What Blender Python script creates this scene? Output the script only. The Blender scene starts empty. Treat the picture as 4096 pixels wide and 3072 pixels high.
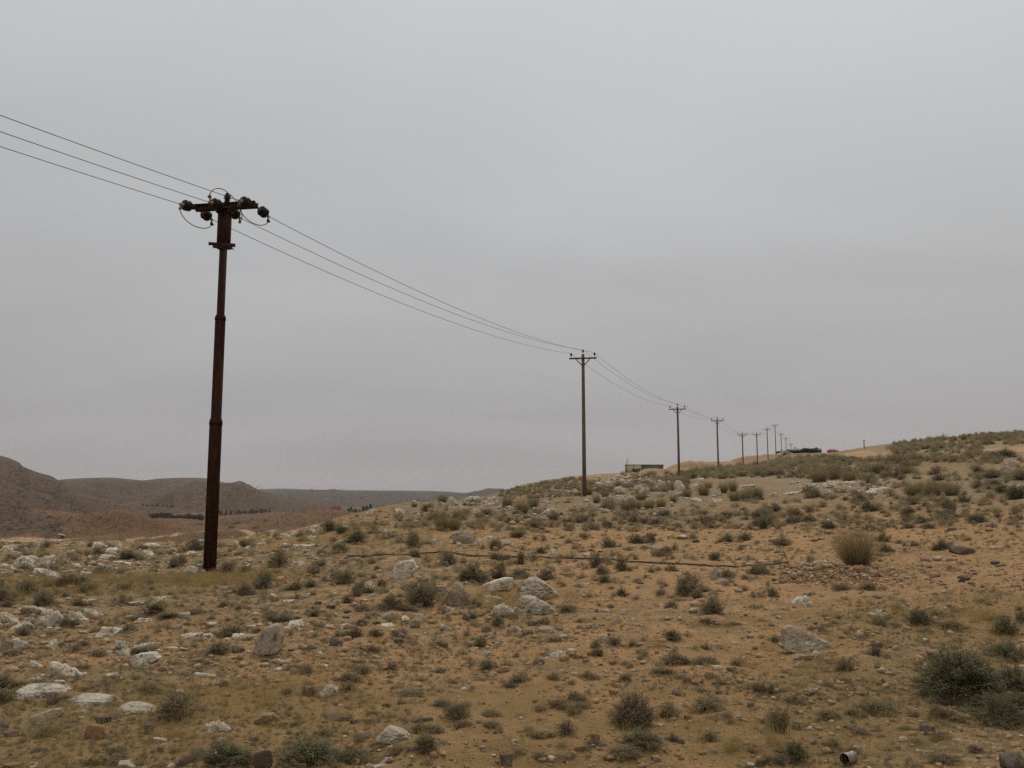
import bpy, bmesh, math, random
import numpy as np
random.seed(7); RNG = np.random.default_rng(11)
scene = bpy.context.scene
COL = scene.collection

# ------------------------------------------------------------------ camera maths
F = 3547.0; EYE = 1.7; PITCH = math.radians(7.4)
CP, SP = math.cos(PITCH), math.sin(PITCH)

def ray(px, py):
    """pixel of the 4096 x 3072 photograph -> (x, z) per metre of forward distance y"""
    u = (np.asarray(px, float) - 2048) / F; v = (1536 - np.asarray(py, float)) / F
    dy = CP - v * SP; dz = SP + v * CP
    return u / dy, dz / dy

def pix(x, y, z):
    z = z - EYE
    d = y * CP + z * SP
    return 2048 + F * x / d, 1536 - F * (-y * SP + z * CP) / d

def at(px, py, D):
    a, b = ray(px, py)
    return float(a * D), float(D), float(EYE + b * D)

# ------------------------------------------------------------------ noise
def _h(ix, iy, iz, s):
    n = (ix * 374761393 + iy * 668265263 + iz * 2147483647 + s * 1274126177) & 0xFFFFFFFF
    n = ((n ^ (n >> 13)) * 1274126177) & 0xFFFFFFFF
    n = ((n ^ (n >> 16)) * 2246822519) & 0xFFFFFFFF
    return ((n ^ (n >> 15)) & 0xFFFFFF) / float(0xFFFFFF) * 2 - 1

def vnoise(P, s=0):
    P = np.asarray(P, float); i = np.floor(P).astype(np.int64); f = P - i
    f = f * f * f * (f * (f * 6 - 15) + 10)
    out = 0
    for dx in (0, 1):
        wx = f[..., 0] if dx else 1 - f[..., 0]
        for dy in (0, 1):
            wy = f[..., 1] if dy else 1 - f[..., 1]
            for dz in (0, 1):
                wz = f[..., 2] if dz else 1 - f[..., 2]
                out = out + wx * wy * wz * _h(i[..., 0] + dx, i[..., 1] + dy, i[..., 2] + dz, s)
    return out

def fbm(P, octs=4, s=0, gain=.5):
    P = np.asarray(P, float); a = 1; t = 0
    for k in range(octs):
        t = t + a * vnoise(P * 2 ** k + 17.3 * k, s + k); a *= gain
    return t

def sstep(a, b, x):
    t = np.clip((x - a) / (b - a), 0, 1); return t * t * (3 - 2 * t)

# ------------------------------------------------------------------ mesh helpers
def mk_mesh(name, V, Fs, mats=(), smooth=False, mat_idx=None, colour=None):
    """V (n,3); Fs: list of (m,k) index arrays; colour: per-face RGB"""
    V = np.asarray(V, np.float32)
    Fs = [np.asarray(f, np.int32) for f in (Fs if isinstance(Fs, list) else [Fs]) if len(f)]
    me = bpy.data.meshes.new(name)
    nl = sum(f.size for f in Fs); nf = sum(len(f) for f in Fs)
    me.vertices.add(len(V)); me.vertices.foreach_set('co', V.ravel())
    me.loops.add(nl); me.loops.foreach_set('vertex_index', np.concatenate([f.ravel() for f in Fs]))
    tot = np.concatenate([np.full(len(f), f.shape[1], np.int32) for f in Fs])
    st = np.concatenate([[0], np.cumsum(tot)[:-1]]).astype(np.int32)
    me.polygons.add(nf); me.polygons.foreach_set('loop_start', st); me.polygons.foreach_set('loop_total', tot)
    if smooth: me.polygons.foreach_set('use_smooth', np.ones(nf, bool))
    for m in mats: me.materials.append(m)
    if mat_idx is not None: me.polygons.foreach_set('material_index', np.asarray(mat_idx, np.int32))
    if colour is not None:
        at_ = me.color_attributes.new('tint', 'FLOAT_COLOR', 'CORNER')
        c = np.repeat(np.asarray(colour, np.float32), tot, axis=0)
        at_.data.foreach_set('color', np.concatenate([c, np.ones((len(c), 1), np.float32)], 1).ravel())
    me.update(calc_edges=True); me.validate()
    return me

def link(name, data, parent=None, loc=None):
    o = bpy.data.objects.new(name, data); COL.objects.link(o)
    if parent is not None: o.parent = parent
    if loc is not None: o.location = loc
    return o

def tag(o, label=None, cat=None, group=None, kind=None):
    if label: o['label'] = label
    if cat: o['category'] = cat
    if group: o['group'] = group
    if kind: o['kind'] = kind
    return o

class MB:
    """collects simple solids into one mesh"""
    def __init__(s): s.V = []; s.F = {}; s.n = 0
    def add(s, V, Fl):
        for f in Fl: s.F.setdefault(len(f), []).append([i + s.n for i in f])
        s.V += [tuple(v) for v in V]; s.n += len(V); return s
    def box(s, c, size, ax=None):
        c = np.array(c, float); h = np.array(size, float) / 2
        A = np.eye(3) if ax is None else np.array(ax, float)
        V = [c + A[0] * h[0] * i + A[1] * h[1] * j + A[2] * h[2] * k for i in (-1, 1) for j in (-1, 1) for k in (-1, 1)]
        return s.add(V, [(0, 1, 3, 2), (4, 6, 7, 5), (0, 4, 5, 1), (2, 3, 7, 6), (0, 2, 6, 4), (1, 5, 7, 3)])
    def bar(s, a, b, w, t, up=(0, 0, 1)):
        a, b = np.array(a, float), np.array(b, float); d = b - a; L = np.linalg.norm(d); d /= L
        x = np.cross(d, up); x /= np.linalg.norm(x); z = np.cross(x, d)
        return s.box((a + b) / 2, (L, w, t), (d, x, z))
    def tube(s, pts, r, n=8, caps=True):
        pts = [np.array(p, float) for p in pts]; rs = r if hasattr(r, '__len__') else [r] * len(pts)
        V = []; Fl = []; x = None
        for i, p in enumerate(pts):
            d = pts[min(i + 1, len(pts) - 1)] - pts[max(i - 1, 0)]; d = d / (np.linalg.norm(d) + 1e-12)
            if x is None: x = np.cross(d, (0.31, 0.23, 0.92) if abs(d[2]) < .9 else (1, 0, 0))
            x = x - d * np.dot(x, d); x /= np.linalg.norm(x); y = np.cross(d, x)
            V += [p + rs[i] * (x * math.cos(2 * math.pi * k / n) + y * math.sin(2 * math.pi * k / n)) for k in range(n)]
        for i in range(len(pts) - 1):
            for k in range(n):
                a = i * n + k; b = i * n + (k + 1) % n; Fl.append((a, b, b + n, a + n))
        if caps:
            Fl.append(tuple(range(n))[::-1]); Fl.append(tuple((len(pts) - 1) * n + k for k in range(n)))
        return s.add(V, Fl)
    def data(s, name, mat, smooth=False):
        return mk_mesh(name, s.V, [np.array(v) for v in s.F.values()], [mat], smooth)
    def build(s, name, mat, parent=None, smooth=False, loc=None):
        return link(name, s.data(name, mat, smooth), parent, loc)

# ------------------------------------------------------------------ materials
def new_mat(name, rough=.9):
    m = bpy.data.materials.new(name); m.use_nodes = True
    nt = m.node_tree; b = nt.nodes['Principled BSDF']; b.inputs['Roughness'].default_value = rough
    b.inputs['Specular IOR Level'].default_value = .2
    return m, nt, b

def N(nt, kind, **kw):
    n = nt.nodes.new(kind)
    for k, v in kw.items():
        if k in n.inputs: n.inputs[k].default_value = v
        else: setattr(n, k, v)
    return n

def noise_fac(nt, scale, detail=5, rough=.6, coord='Object', lo=.35, hi=.65, vec_scale=None):
    tc = N(nt, 'ShaderNodeTexCoord'); src = tc.outputs[coord]
    if vec_scale:
        mp = N(nt, 'ShaderNodeMapping'); mp.inputs['Scale'].default_value = vec_scale
        nt.links.new(src, mp.inputs['Vector']); src = mp.outputs[0]
    n = N(nt, 'ShaderNodeTexNoise', Scale=scale, Detail=detail, Roughness=rough)
    nt.links.new(src, n.inputs['Vector'])
    r = N(nt, 'ShaderNodeMapRange'); r.inputs['From Min'].default_value = lo; r.inputs['From Max'].default_value = hi
    nt.links.new(n.outputs['Fac'], r.inputs['Value'])
    return r.outputs['Result']

def mixc(nt, fac, a, b, mode='MIX'):
    m = N(nt, 'ShaderNodeMix', data_type='RGBA', blend_type=mode)
    for sock, val in ((m.inputs[0], fac), (m.inputs[6], a), (m.inputs[7], b)):
        if hasattr(val, 'links'): nt.links.new(val, sock)
        else: sock.default_value = val if not hasattr(val, '__len__') or len(val) == 4 else (*val, 1)
    return m.outputs[2]

def math_(nt, op, a, b=0.0):
    m = N(nt, 'ShaderNodeMath', operation=op)
    for sock, val in ((m.inputs[0], a), (m.inputs[1], b)):
        if hasattr(val, 'links'): nt.links.new(val, sock)
        else: sock.default_value = val
    return m.outputs[0]

def bump(nt, b, h, strength=.5, dist=.02):
    n = N(nt, 'ShaderNodeBump', Strength=strength, Distance=dist)
    nt.links.new(h, n.inputs['Height']); nt.links.new(n.outputs[0], b.inputs['Normal'])

def two_tone(name, a, b, scale, rough=.9, coord='Object', bmp=0, c=None, cscale=1, clo=.55, chi=.65):
    m, nt, bs = new_mat(name, rough)
    f = noise_fac(nt, scale, coord=coord)
    col = mixc(nt, f, a, b)
    if c is not None: col = mixc(nt, noise_fac(nt, cscale, coord=coord, lo=clo, hi=chi), col, c)
    nt.links.new(col, bs.inputs['Base Color'])
    if bmp: bump(nt, bs, noise_fac(nt, scale * 4, coord=coord, lo=0, hi=1), bmp)
    return m

# soil of the hillside
def soil_mat(name, c1, c2, c3, dark, speck=0.0, speck_scale=1.2):
    m, nt, b = new_mat(name, .95)
    big = noise_fac(nt, .22, 6, .6, lo=.38, hi=.62)
    mid = noise_fac(nt, 1.7, 8, .7, lo=.35, hi=.66)
    fine = noise_fac(nt, 14, 6, .75, lo=.3, hi=.7)
    grit = noise_fac(nt, 70, 3, .7, lo=.35, hi=.65)
    col = mixc(nt, mid, c1, c2)
    col = mixc(nt, math_(nt, 'MULTIPLY', big, .55), col, c3)
    blot = noise_fac(nt, 4.5, 7, .75, lo=.50, hi=.64)
    col = mixc(nt, math_(nt, 'MULTIPLY', blot, .7), col, dark)
    col = mixc(nt, math_(nt, 'MULTIPLY', fine, .45), col, dark)
    col = mixc(nt, math_(nt, 'MULTIPLY', grit, .22), col, (.47, .275, .135))
    if speck:
        sp = noise_fac(nt, speck_scale, 4, .75, lo=.54, hi=.60)
        sp2 = noise_fac(nt, speck_scale * .12, 3, .6, lo=.35, hi=.6)
        f = math_(nt, 'MULTIPLY', math_(nt, 'MULTIPLY', sp, sp2), speck)
        col = mixc(nt, f, col, (.075, .062, .036))
    nt.links.new(col, b.inputs['Base Color'])
    h = math_(nt, 'ADD', math_(nt, 'MULTIPLY', fine, .6), math_(nt, 'MULTIPLY', grit, .4))
    bump(nt, b, h, .7, .03)
    return m, nt, b, col

M = {}
M['soil'], _nt, _b, _c = soil_mat('soil', (.500, .285, .130), (.350, .190, .078), (.295, .185, .084), (.160, .090, .040))
# the valley side of the sheet is redder and carries scrub too far off to model
_cv = N(_nt, 'ShaderNodeAttribute', attribute_name='cover')
def _mat(scale, det, off, colr, base, amt=1.0):
    n = noise_fac(_nt, scale, det, .72, lo=0, hi=1)
    f = math_(_nt, 'ADD', n, math_(_nt, 'MULTIPLY', _cv.outputs['Fac'], .26)); r = N(_nt, 'ShaderNodeMapRange'); r.inputs['From Min'].default_value = off; r.inputs['From Max'].default_value = off + .07; r.inputs['To Max'].default_value = amt
    _nt.links.new(f, r.inputs['Value']); return mixc(_nt, r.outputs[0], base, colr)
_c = _mat(.85, 9, .585, (.225, .150, .064), _c, .66)
_c = _mat(2.6, 8, .635, (.110, .075, .036), _c, .85)
_c = _mat(9, 6, .70, (.40, .30, .19), _c, .6)
_at = N(_nt, 'ShaderNodeAttribute', attribute_name='valley')
_sp = noise_fac(_nt, .16, 6, .8, lo=.48, hi=.60); _bg = noise_fac(_nt, .012, 5, .6, lo=.38, hi=.6)
_v = mixc(_nt, noise_fac(_nt, .02, 6, .65, lo=.36, hi=.64), (.150, .080, .036), (.108, .050, .023))
_v = mixc(_nt, math_(_nt, 'MULTIPLY', _sp, math_(_nt, 'ADD', math_(_nt, 'MULTIPLY', _bg, .5), .15)), _v, (.075, .062, .034))
_fx = mixc(_nt, _at.outputs['Fac'], _c, _v)
_at2 = N(_nt, 'ShaderNodeAttribute', attribute_name='track')
_fx = mixc(_nt, _at2.outputs['Fac'], _fx, (.36, .225, .120))
_at3 = N(_nt, 'ShaderNodeAttribute', attribute_name='litter')
_fx = mixc(_nt, _at3.outputs['Fac'], _fx, (.260, .160, .062))
_nt.links.new(_fx, _b.inputs['Base Color'])
M['berm'], *_ = soil_mat('berm_soil', (.38, .235, .125), (.30, .185, .095), (.32, .21, .12), (.19, .12, .062))
def hill_mat(name, a, b_, dark, s):
    m, nt, b = new_mat(name, .95)
    col = mixc(nt, noise_fac(nt, .006 * s, 7, .65, lo=.36, hi=.64), a, b_)
    f = math_(nt, 'MULTIPLY', noise_fac(nt, .11 * s, 6, .8, lo=.46, hi=.60), .75)
    col = mixc(nt, f, col, dark)
    nt.links.new(col, b.inputs['Base Color']); return m
M['hill_near'] = hill_mat('hill_near', (.112, .064, .033), (.074, .045, .025), (.032, .026, .018), 2.2)
M['hill_mid'] = hill_mat('hill_mid', (.118, .070, .040), (.076, .050, .030), (.036, .030, .021), 1.4)
M['hill_far'] = hill_mat('hill_far', (.085, .060, .046), (.062, .047, .038), (.038, .033, .028), 1.0)

def rock_mat(name, base, alt, lichen, lich_amt, lich_scale=9, under=None):
    m, nt, b = new_mat(name, .9)
    oi = N(nt, 'ShaderNodeObjectInfo')
    tc = N(nt, 'ShaderNodeTexCoord')
    add = N(nt, 'ShaderNodeVectorMath', operation='ADD')
    cx = N(nt, 'ShaderNodeCombineXYZ')
    r10 = math_(nt, 'MULTIPLY', oi.outputs['Random'], 37.0)
    for k in range(3): nt.links.new(r10, cx.inputs[k])
    geo = N(nt, 'ShaderNodeNewGeometry')
    nt.links.new(geo.outputs['Position'], add.inputs[0]); nt.links.new(cx.outputs[0], add.inputs[1])
    def nz(scale, det, ro, lo, hi):
        n = N(nt, 'ShaderNodeTexNoise', Scale=scale, Detail=det, Roughness=ro); nt.links.new(add.outputs[0], n.inputs['Vector'])
        r = N(nt, 'ShaderNodeMapRange'); r.inputs['From Min'].default_value = lo; r.inputs['From Max'].default_value = hi
        nt.links.new(n.outputs['Fac'], r.inputs['Value']); return r.outputs['Result']
    col = mixc(nt, nz(3.5, 5, .6, .36, .64), base, alt)
    if under is not None: col = mixc(nt, nz(2.2, 4, .6, .50, .64), col, under)
    col = mixc(nt, math_(nt, 'MULTIPLY', nz(lich_scale, 6, .72, .56, .63), lich_amt), col, lichen)
    col = mixc(nt, math_(nt, 'MULTIPLY', nz(60, 4, .7, .35, .7), .35), col, (.20, .15, .10))
    bri = N(nt, 'ShaderNodeMapRange'); bri.inputs['To Min'].default_value = .80; bri.inputs['To Max'].default_value = 1.08
    nt.links.new(oi.outputs['Random'], bri.inputs['Value'])
    hs = N(nt, 'ShaderNodeHueSaturation'); nt.links.new(bri.outputs[0], hs.inputs['Value']); nt.links.new(col, hs.inputs['Color'])
    nt.links.new(hs.outputs[0], b.inputs['Base Color'])
    bump(nt, b, nz(22, 6, .7, .2, .8), .6, .03)
    return m
M['w'] = rock_mat('pale_limestone', (.72, .64, .505), (.58, .485, .36), (.10, .09, .072), .95, 13, (.40, .29, .175))
M['wl'] = rock_mat('lichen_crusted_limestone', (.60, .53, .42), (.47, .40, .30), (.155, .150, .135), .95, 4.5, (.36, .26, .16))
M['t'] = rock_mat('tan_rock', (.47, .375, .265), (.36, .26, .165), (.13, .11, .08), .75, 8, (.26, .165, .09))
M['d'] = rock_mat('dark_rock', (.165, .130, .102), (.110, .086, .068), (.22, .185, .145), .5, 6, (.14, .085, .055))
M['o'] = rock_mat('orange_rock', (.37, .205, .10), (.29, .15, .07), (.17, .11, .07), .5, 8, None)
M['l'] = rock_mat('lichen_rock', (.52, .45, .345), (.37, .305, .225), (.10, .092, .078), .95, 7, (.34, .24, .145))

def leaf_mat(name, a, b_, c):
    m, nt, b = new_mat(name, .85)
    oi = N(nt, 'ShaderNodeObjectInfo')
    f = noise_fac(nt, 6, 4, .7, lo=.35, hi=.65)
    col = mixc(nt, f, a, b_)
    col = mixc(nt, math_(nt, 'MULTIPLY', oi.outputs['Random'], .6), col, c)
    nt.links.new(col, b.inputs['Base Color'])
    tr = N(nt, 'ShaderNodeBsdfTranslucent'); nt.links.new(col, tr.inputs['Color'])
    mx = N(nt, 'ShaderNodeMixShader'); mx.inputs[0].default_value = .45
    nt.links.new(b.outputs[0], mx.inputs[1]); nt.links.new(tr.outputs[0], mx.inputs[2]); nt.links.new(mx.outputs[0], nt.nodes['Material Output'].inputs['Surface'])
    return m
M['g'] = leaf_mat('grey_green_leaves', (.330, .275, .155), (.240, .205, .112), (.36, .275, .165))
M['k'] = leaf_mat('dark_green_leaves', (.205, .195, .100), (.155, .150, .075), (.24, .205, .115))
M['b'] = leaf_mat('brown_dry_leaves', (.26, .195, .125), (.185, .138, .088), (.30, .22, .135))
M['r'] = leaf_mat('rush_blades', (.255, .205, .105), (.175, .148, .072), (.285, .21, .11))
M['v'] = leaf_mat('far_scrub', (.070, .066, .038), (.048, .046, .028), (.085, .070, .045))
M['y'] = leaf_mat('dry_grass_blades', (.37, .27, .105), (.27, .205, .078), (.36, .235, .10))
M['stem'] = two_tone('shrub_stem', (.150, .112, .075), (.090, .068, .048), 8)
def tint_mat(name, rough=.9, bmp=0.0):
    m, nt, b = new_mat(name, rough)
    a = N(nt, 'ShaderNodeAttribute', attribute_name='tint')
    col = mixc(nt, math_(nt, 'MULTIPLY', noise_fac(nt, 25, 4, .7), .35), a.outputs['Color'], (.17, .12, .075))
    nt.links.new(col, b.inputs['Base Color'])
    if bmp: bump(nt, b, noise_fac(nt, 40, 4, .7, lo=.2, hi=.8), bmp, .01)
    return m
M['tint'] = tint_mat('mixed_stone', .92, .5)
M['tintleaf'] = tint_mat('mixed_leaf', .9)
M['rust'] = two_tone('rusty_steel', (.050, .022, .016), (.034, .016, .013), 3.5, .75, bmp=.25, c=(.078, .032, .018), cscale=9, clo=.52, chi=.7)
_m, _rn, _rb = new_mat('rusty_steel', .9)
_rb.inputs['Specular IOR Level'].default_value = .05
_rc = mixc(_rn, noise_fac(_rn, 3, 6, .7), (.046, .021, .016), (.030, .015, .012))
_rc = mixc(_rn, math_(_rn, 'MULTIPLY', noise_fac(_rn, 9, 6, .75, lo=.50, hi=.66, vec_scale=(1, 1, .12)), .7), _rc, (.100, .042, .022))
_rc = mixc(_rn, math_(_rn, 'MULTIPLY', noise_fac(_rn, 5, 5, .7, lo=.56, hi=.66, vec_scale=(1, 1, .3)), .8), _rc, (.020, .012, .012))
_rn.links.new(_rc, _rb.inputs['Base Color']); bump(_rn, _rb, noise_fac(_rn, 18, 5, .7, lo=.2, hi=.8), .3)
M['rust'] = _m
M['rust_arm'] = two_tone('rusty_crossarm', (.055, .022, .016), (.034, .016, .014), 6, .75, bmp=.2)
M['wood'] = two_tone('weathered_pole', (.165, .128, .10), (.11, .084, .066), 3, .9, bmp=.3)
M['steel'] = two_tone('weathered_bracket', (.10, .065, .05), (.07, .045, .036), 8, .7)
M['porcelain'] = two_tone('dark_glazed_porcelain', (.012, .008, .011), (.008, .006, .009), 5, .3)
M['clamp'] = two_tone('pale_clamp', (.30, .22, .17), (.20, .14, .11), 12, .6)
M['wire'] = two_tone('dull_wire', (.050, .044, .048), (.035, .032, .036), 5, .6)
M['hose'] = two_tone('black_hose', (.028, .026, .027), (.045, .04, .036), 4, .6)
HAZE_DENSITY = .00006
EXPOSURE = 0.0
SUN_STRENGTH = 1.5
SKY = [(.345, .335, .34, 1), (.12, (.40, .395, .40, 1)), (.28, (.485, .495, .505, 1)), (.5, (.575, .595, .61, 1)), (1, (.92, .94, .955, 1))]
# ------------------------------------------------------------------ the terrain
P_DIR = np.array((.335, .942)) / math.hypot(.335, .942)      # the way the power line runs
POLES = [(838, 2285, 23.6)] + [(px, py, D) for px, py, D in (
    (2337, 1982, 60), (2716, 1903, 97.5), (2875, 1887, 131), (2974, 1898, 172), (3032, 1873, 201), (3075, 1849, 239), (3107, 1814, 286))]
FAR_POLES = [(3130, 322, 15.8), (3149, 358, 16.7), (3168, 414, 17.8), (3184, 440, 17.9)]   # beyond the crest: px, distance, base height
ctrl = [at(*p) for p in POLES]
ctrl += [(float(ray(px, 1840)[0]) * D, D, z) for px, D, z in FAR_POLES]
for px, py, D in (
    # foreground and the flat shelf
    (0, 3072, 5.6), (1000, 3072, 5.6), (2048, 3072, 5.7), (3000, 3072, 5.6), (4096, 3072, 5.5),
    (0, 2600, 10.3), (1000, 2600, 10.3), (2048, 2600, 10.3), (3100, 2600, 10.2), (4096, 2600, 10),
    (0, 2400, 15.8), (1200, 2400, 15.8), (2048, 2400, 15.5), (3100, 2400, 15), (4096, 2380, 14.5),
    (0, 2260, 26), (1300, 2260, 25.5), (2048, 2270, 24), (2700, 2265, 23), (3430, 2258, 21), (4096, 2260, 19.5),
    (0, 2190, 37), (400, 2190, 36), (800, 2190, 36), (1300, 2190, 35), (2048, 2190, 32), (2500, 2150, 35), (3000, 2150, 33), (3500, 2150, 31), (4096, 2150, 27),
    # lip of the shelf and the boulder ridge
    (0, 2172, 41), (400, 2165, 41.5), (800, 2150, 42), (1100, 2122, 45), (1300, 2080, 49), (1450, 2042, 53), (1600, 2007, 57), (1800, 1990, 62), (1950, 1982, 70),
    (1700, 2100, 42), (2000, 2080, 44), (2000, 2010, 56), (2300, 2030, 50), (2500, 2060, 46), (2500, 1990, 58), (2800, 2060, 44), (2800, 1985, 58), (3100, 2060, 42), (3100, 1980, 58), (3300, 2000, 51),
    (3600, 2060, 38), (3750, 1975, 46), (4096, 2060, 33), (4096, 1990, 40),
    # rising hillside on the right, and its skyline
    (3300, 1900, 86), (3100, 1900, 92), (3500, 1900, 76), (3700, 1880, 76), (3900, 1900, 62), (4096, 1900, 54), (3700, 1830, 98), (4000, 1830, 84), (3500, 1830, 125), (3300, 1840, 150), (3200, 1835, 190),
    (4096, 1800, 100), (4096, 1727, 140), (3900, 1738, 150), (3700, 1757, 165), (3560, 1778, 185), (3440, 1797, 215), (3330, 1812, 255), (3200, 1814, 280),
    # far slope behind the boulder ridge
    (2000, 1968, 140), (2100, 1938, 180), (2200, 1919, 205), (2300, 1906, 225), (2450, 1895, 260), (2600, 1900, 150), (2400, 1930, 120), (2200, 1950, 110), (2640, 1890, 280), (2560, 1892, 285), (2900, 1862, 255)):
    ctrl.append(at(px, py, D))
# beyond what the picture shows: the land goes on level
for x, y, z in ((0, 0, .1), (-6, -6, .1), (8, -6, .3), (0, -60, 0), (-60, 0, -.5), (-60, 30, -.4), (70, 0, 5), (90, 60, 10), (150, 150, 15), (190, 250, 17), (260, 420, 18), (150, 600, 18), (60, 420, 11), (100, 500, 15), (400, 200, 20), (300, -200, 15), (-300, -200, -3), (0, -400, 2), (420, 600, 20)):
    ctrl.append((x, y, z))
ctrl = np.array(ctrl, float)

def _warp(x, y):
    """log-polar-like warp so that near and far controls have like spacing"""
    r = np.hypot(x, y); k = np.log1p(r / 8) / np.maximum(r, 1e-6) * 10
    return np.stack([x * k, y * k], -1)

def _tps():
    A = _warp(ctrl[:, 0], ctrl[:, 1]); n = len(A)
    d = np.linalg.norm(A[:, None] - A[None], axis=2); K = np.where(d > 0, d * d * np.log(d + 1e-9), 0) + np.eye(n) * .35
    Pm = np.c_[np.ones(n), A]; L = np.zeros((n + 3, n + 3)); L[:n, :n] = K; L[:n, n:] = Pm; L[n:, :n] = Pm.T
    # solve for z relative to eye divided by distance-weight keeps far errors small
    return A, np.linalg.solve(L, np.r_[ctrl[:, 2], 0, 0, 0])
_TA, _TW = _tps()

def z_shelf(x, y):
    x = np.asarray(x, float); y = np.asarray(y, float); sh = x.shape
    Q = _warp(x.ravel(), y.ravel()); out = np.empty(len(Q)); n = len(_TA)
    for i in range(0, len(Q), 20000):
        q = Q[i:i + 20000]
        d = np.sqrt(((q[:, None] - _TA[None]) ** 2).sum(2)) + 1e-9
        out[i:i + 20000] = (d * d * np.log(d)) @ _TW[:n] + _TW[n] + q @ _TW[n + 1:]
    return np.clip(out.reshape(sh), -30, 40)

LIP = np.array([(-900, 20), (-60, 37.5)] + [at(px, py, D + 1.5)[:2] for px, py, D in ((0, 2172, 41), (400, 2165, 41.5), (800, 2150, 42), (1100, 2122, 45), (1300, 2080, 49), (1450, 2042, 53), (1600, 2007, 57), (1800, 1990, 63), (1950, 1982, 74), (1985, 1972, 120), (2040, 1955, 160), (2100, 1938, 190), (2200, 1919, 220), (2300, 1906, 245), (2450, 1893, 300))] + [(60, 420), (110, 640), (300, 1200)], float)

def lip_dist(x, y):
    """signed distance beyond the lip (positive on the valley side)"""
    P = np.stack([np.asarray(x, float), np.asarray(y, float)], -1); best = None
    for a, b in zip(LIP[:-1], LIP[1:]):
        d = b - a; t = np.clip(((P - a) @ d) / (d @ d), 0, 1); c = a + t[..., None] * d
        q = P - c; dist = np.hypot(q[..., 0], q[..., 1]); sg = d[0] * q[..., 1] - d[1] * q[..., 0]
        if best is None: best, sgn = dist, sg
        else:
            m = dist < best; best = np.where(m, dist, best); sgn = np.where(m, sg, sgn)
    return best * np.sign(sgn)

def bumpy(x, y, px, py, D, h, rx, ry, p=2):
    cx, cy, _ = at(px, py, D)
    q = np.sqrt(((x - cx) / rx) ** 2 + ((y - cy) / ry) ** 2)
    return h * np.exp(-q ** p)

def z_valley(x, y):
    z = -13.5 + 0 * x
    z = z + bumpy(x, y, 440, 2110, 400, 6.6, 17, 22, 3)                # scrub-dotted knoll beside the road
    z = z + bumpy(x, y, -40, 2080, 470, 8.5, 75, 60, 2.4)              # rise on the left
    z = z + bumpy(x, y, 940, 2075, 520, 5.0, 17, 24, 2.4)              # orange mound behind the pole
    z = z + bumpy(x, y, 1160, 2065, 440, 5.5, 40, 34, 2.4)
    z = z + bumpy(x, y, 1370, 2065, 430, 5.5, 36, 34, 2.2)
    z = z + bumpy(x, y, 1500, 2085, 330, 4.5, 32, 30, 2.2)
    z = z + bumpy(x, y, 1010, 2110, 350, 2.0, 50, 24)
    rv = np.random.default_rng(12)
    for _ in range(16):
        z = z + bumpy(x, y, rv.uniform(-100, 1500), 2100, rv.uniform(300, 620), rv.uniform(1.2, 3.6), rv.uniform(12, 34), rv.uniform(10, 26), 2.4)
    P = np.stack([x / 60, y / 60, 0 * x], -1)
    return z + (1.6 * fbm(P, 4, 5) - 1.6 * np.abs(fbm(P * 1.7, 4, 8)) + .5) * sstep(150, 400, np.hypot(x, y))

def z_ground(x, y, detail=True):
    x = np.asarray(x, float); y = np.asarray(y, float); r = np.hypot(x, y)
    z = z_shelf(x, y); s = lip_dist(x, y)
    w = sstep(-3, 34, s)
    if detail:
        P = np.stack([x, y, 0 * x], -1)
        lump = fbm(P / 3.2, 3, 21)
        z = z + .09 * lump * sstep(2, 9, r) + .06 * fbm(P / .9, 3, 31) + .03 * np.abs(fbm(P / .28, 3, 41)) * (1 - sstep(14, 40, r))
        z = z + .35 * fbm(P / 14, 3, 51) * sstep(30, 70, r) * (1 - .7 * sstep(120, 260, r))
    return z * (1 - w) + z_valley(x, y) * w, w

# one sheet in rings round the viewer: fine where the camera stands, out to the horizon
AZ = np.concatenate([np.radians(np.linspace(-180, -42, 70)[:-1]), np.radians(np.linspace(-42, 42, 620)), np.radians(np.linspace(42, 180, 70)[1:-1])])
RR = np.concatenate([[0.02], np.geomspace(.6, 3.5, 14)[:-1], np.geomspace(3.5, 480, 470)[:-1], np.geomspace(480, 9000, 60)])
_X = RR[:, None] * np.sin(AZ)[None]; _Y = RR[:, None] * np.cos(AZ)[None]
_Z, _W = z_ground(_X, _Y)
_S = lip_dist(_X, _Y)

def ground_z(x, y):
    x = np.asarray(x, float); y = np.asarray(y, float)
    az = np.arctan2(x, y); r = np.hypot(x, y)
    fi = np.clip(np.interp(r, RR, np.arange(len(RR))), 0, len(RR) - 1.001); fj = np.clip(np.interp(az, AZ, np.arange(len(AZ))), 0, len(AZ) - 1.001)
    i = fi.astype(int); j = fj.astype(int); a = fi - i; b = fj - j
    return (_Z[i, j] * (1 - a) * (1 - b) + _Z[i + 1, j] * a * (1 - b) + _Z[i, j + 1] * (1 - a) * b + _Z[i + 1, j + 1] * a * b)

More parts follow.
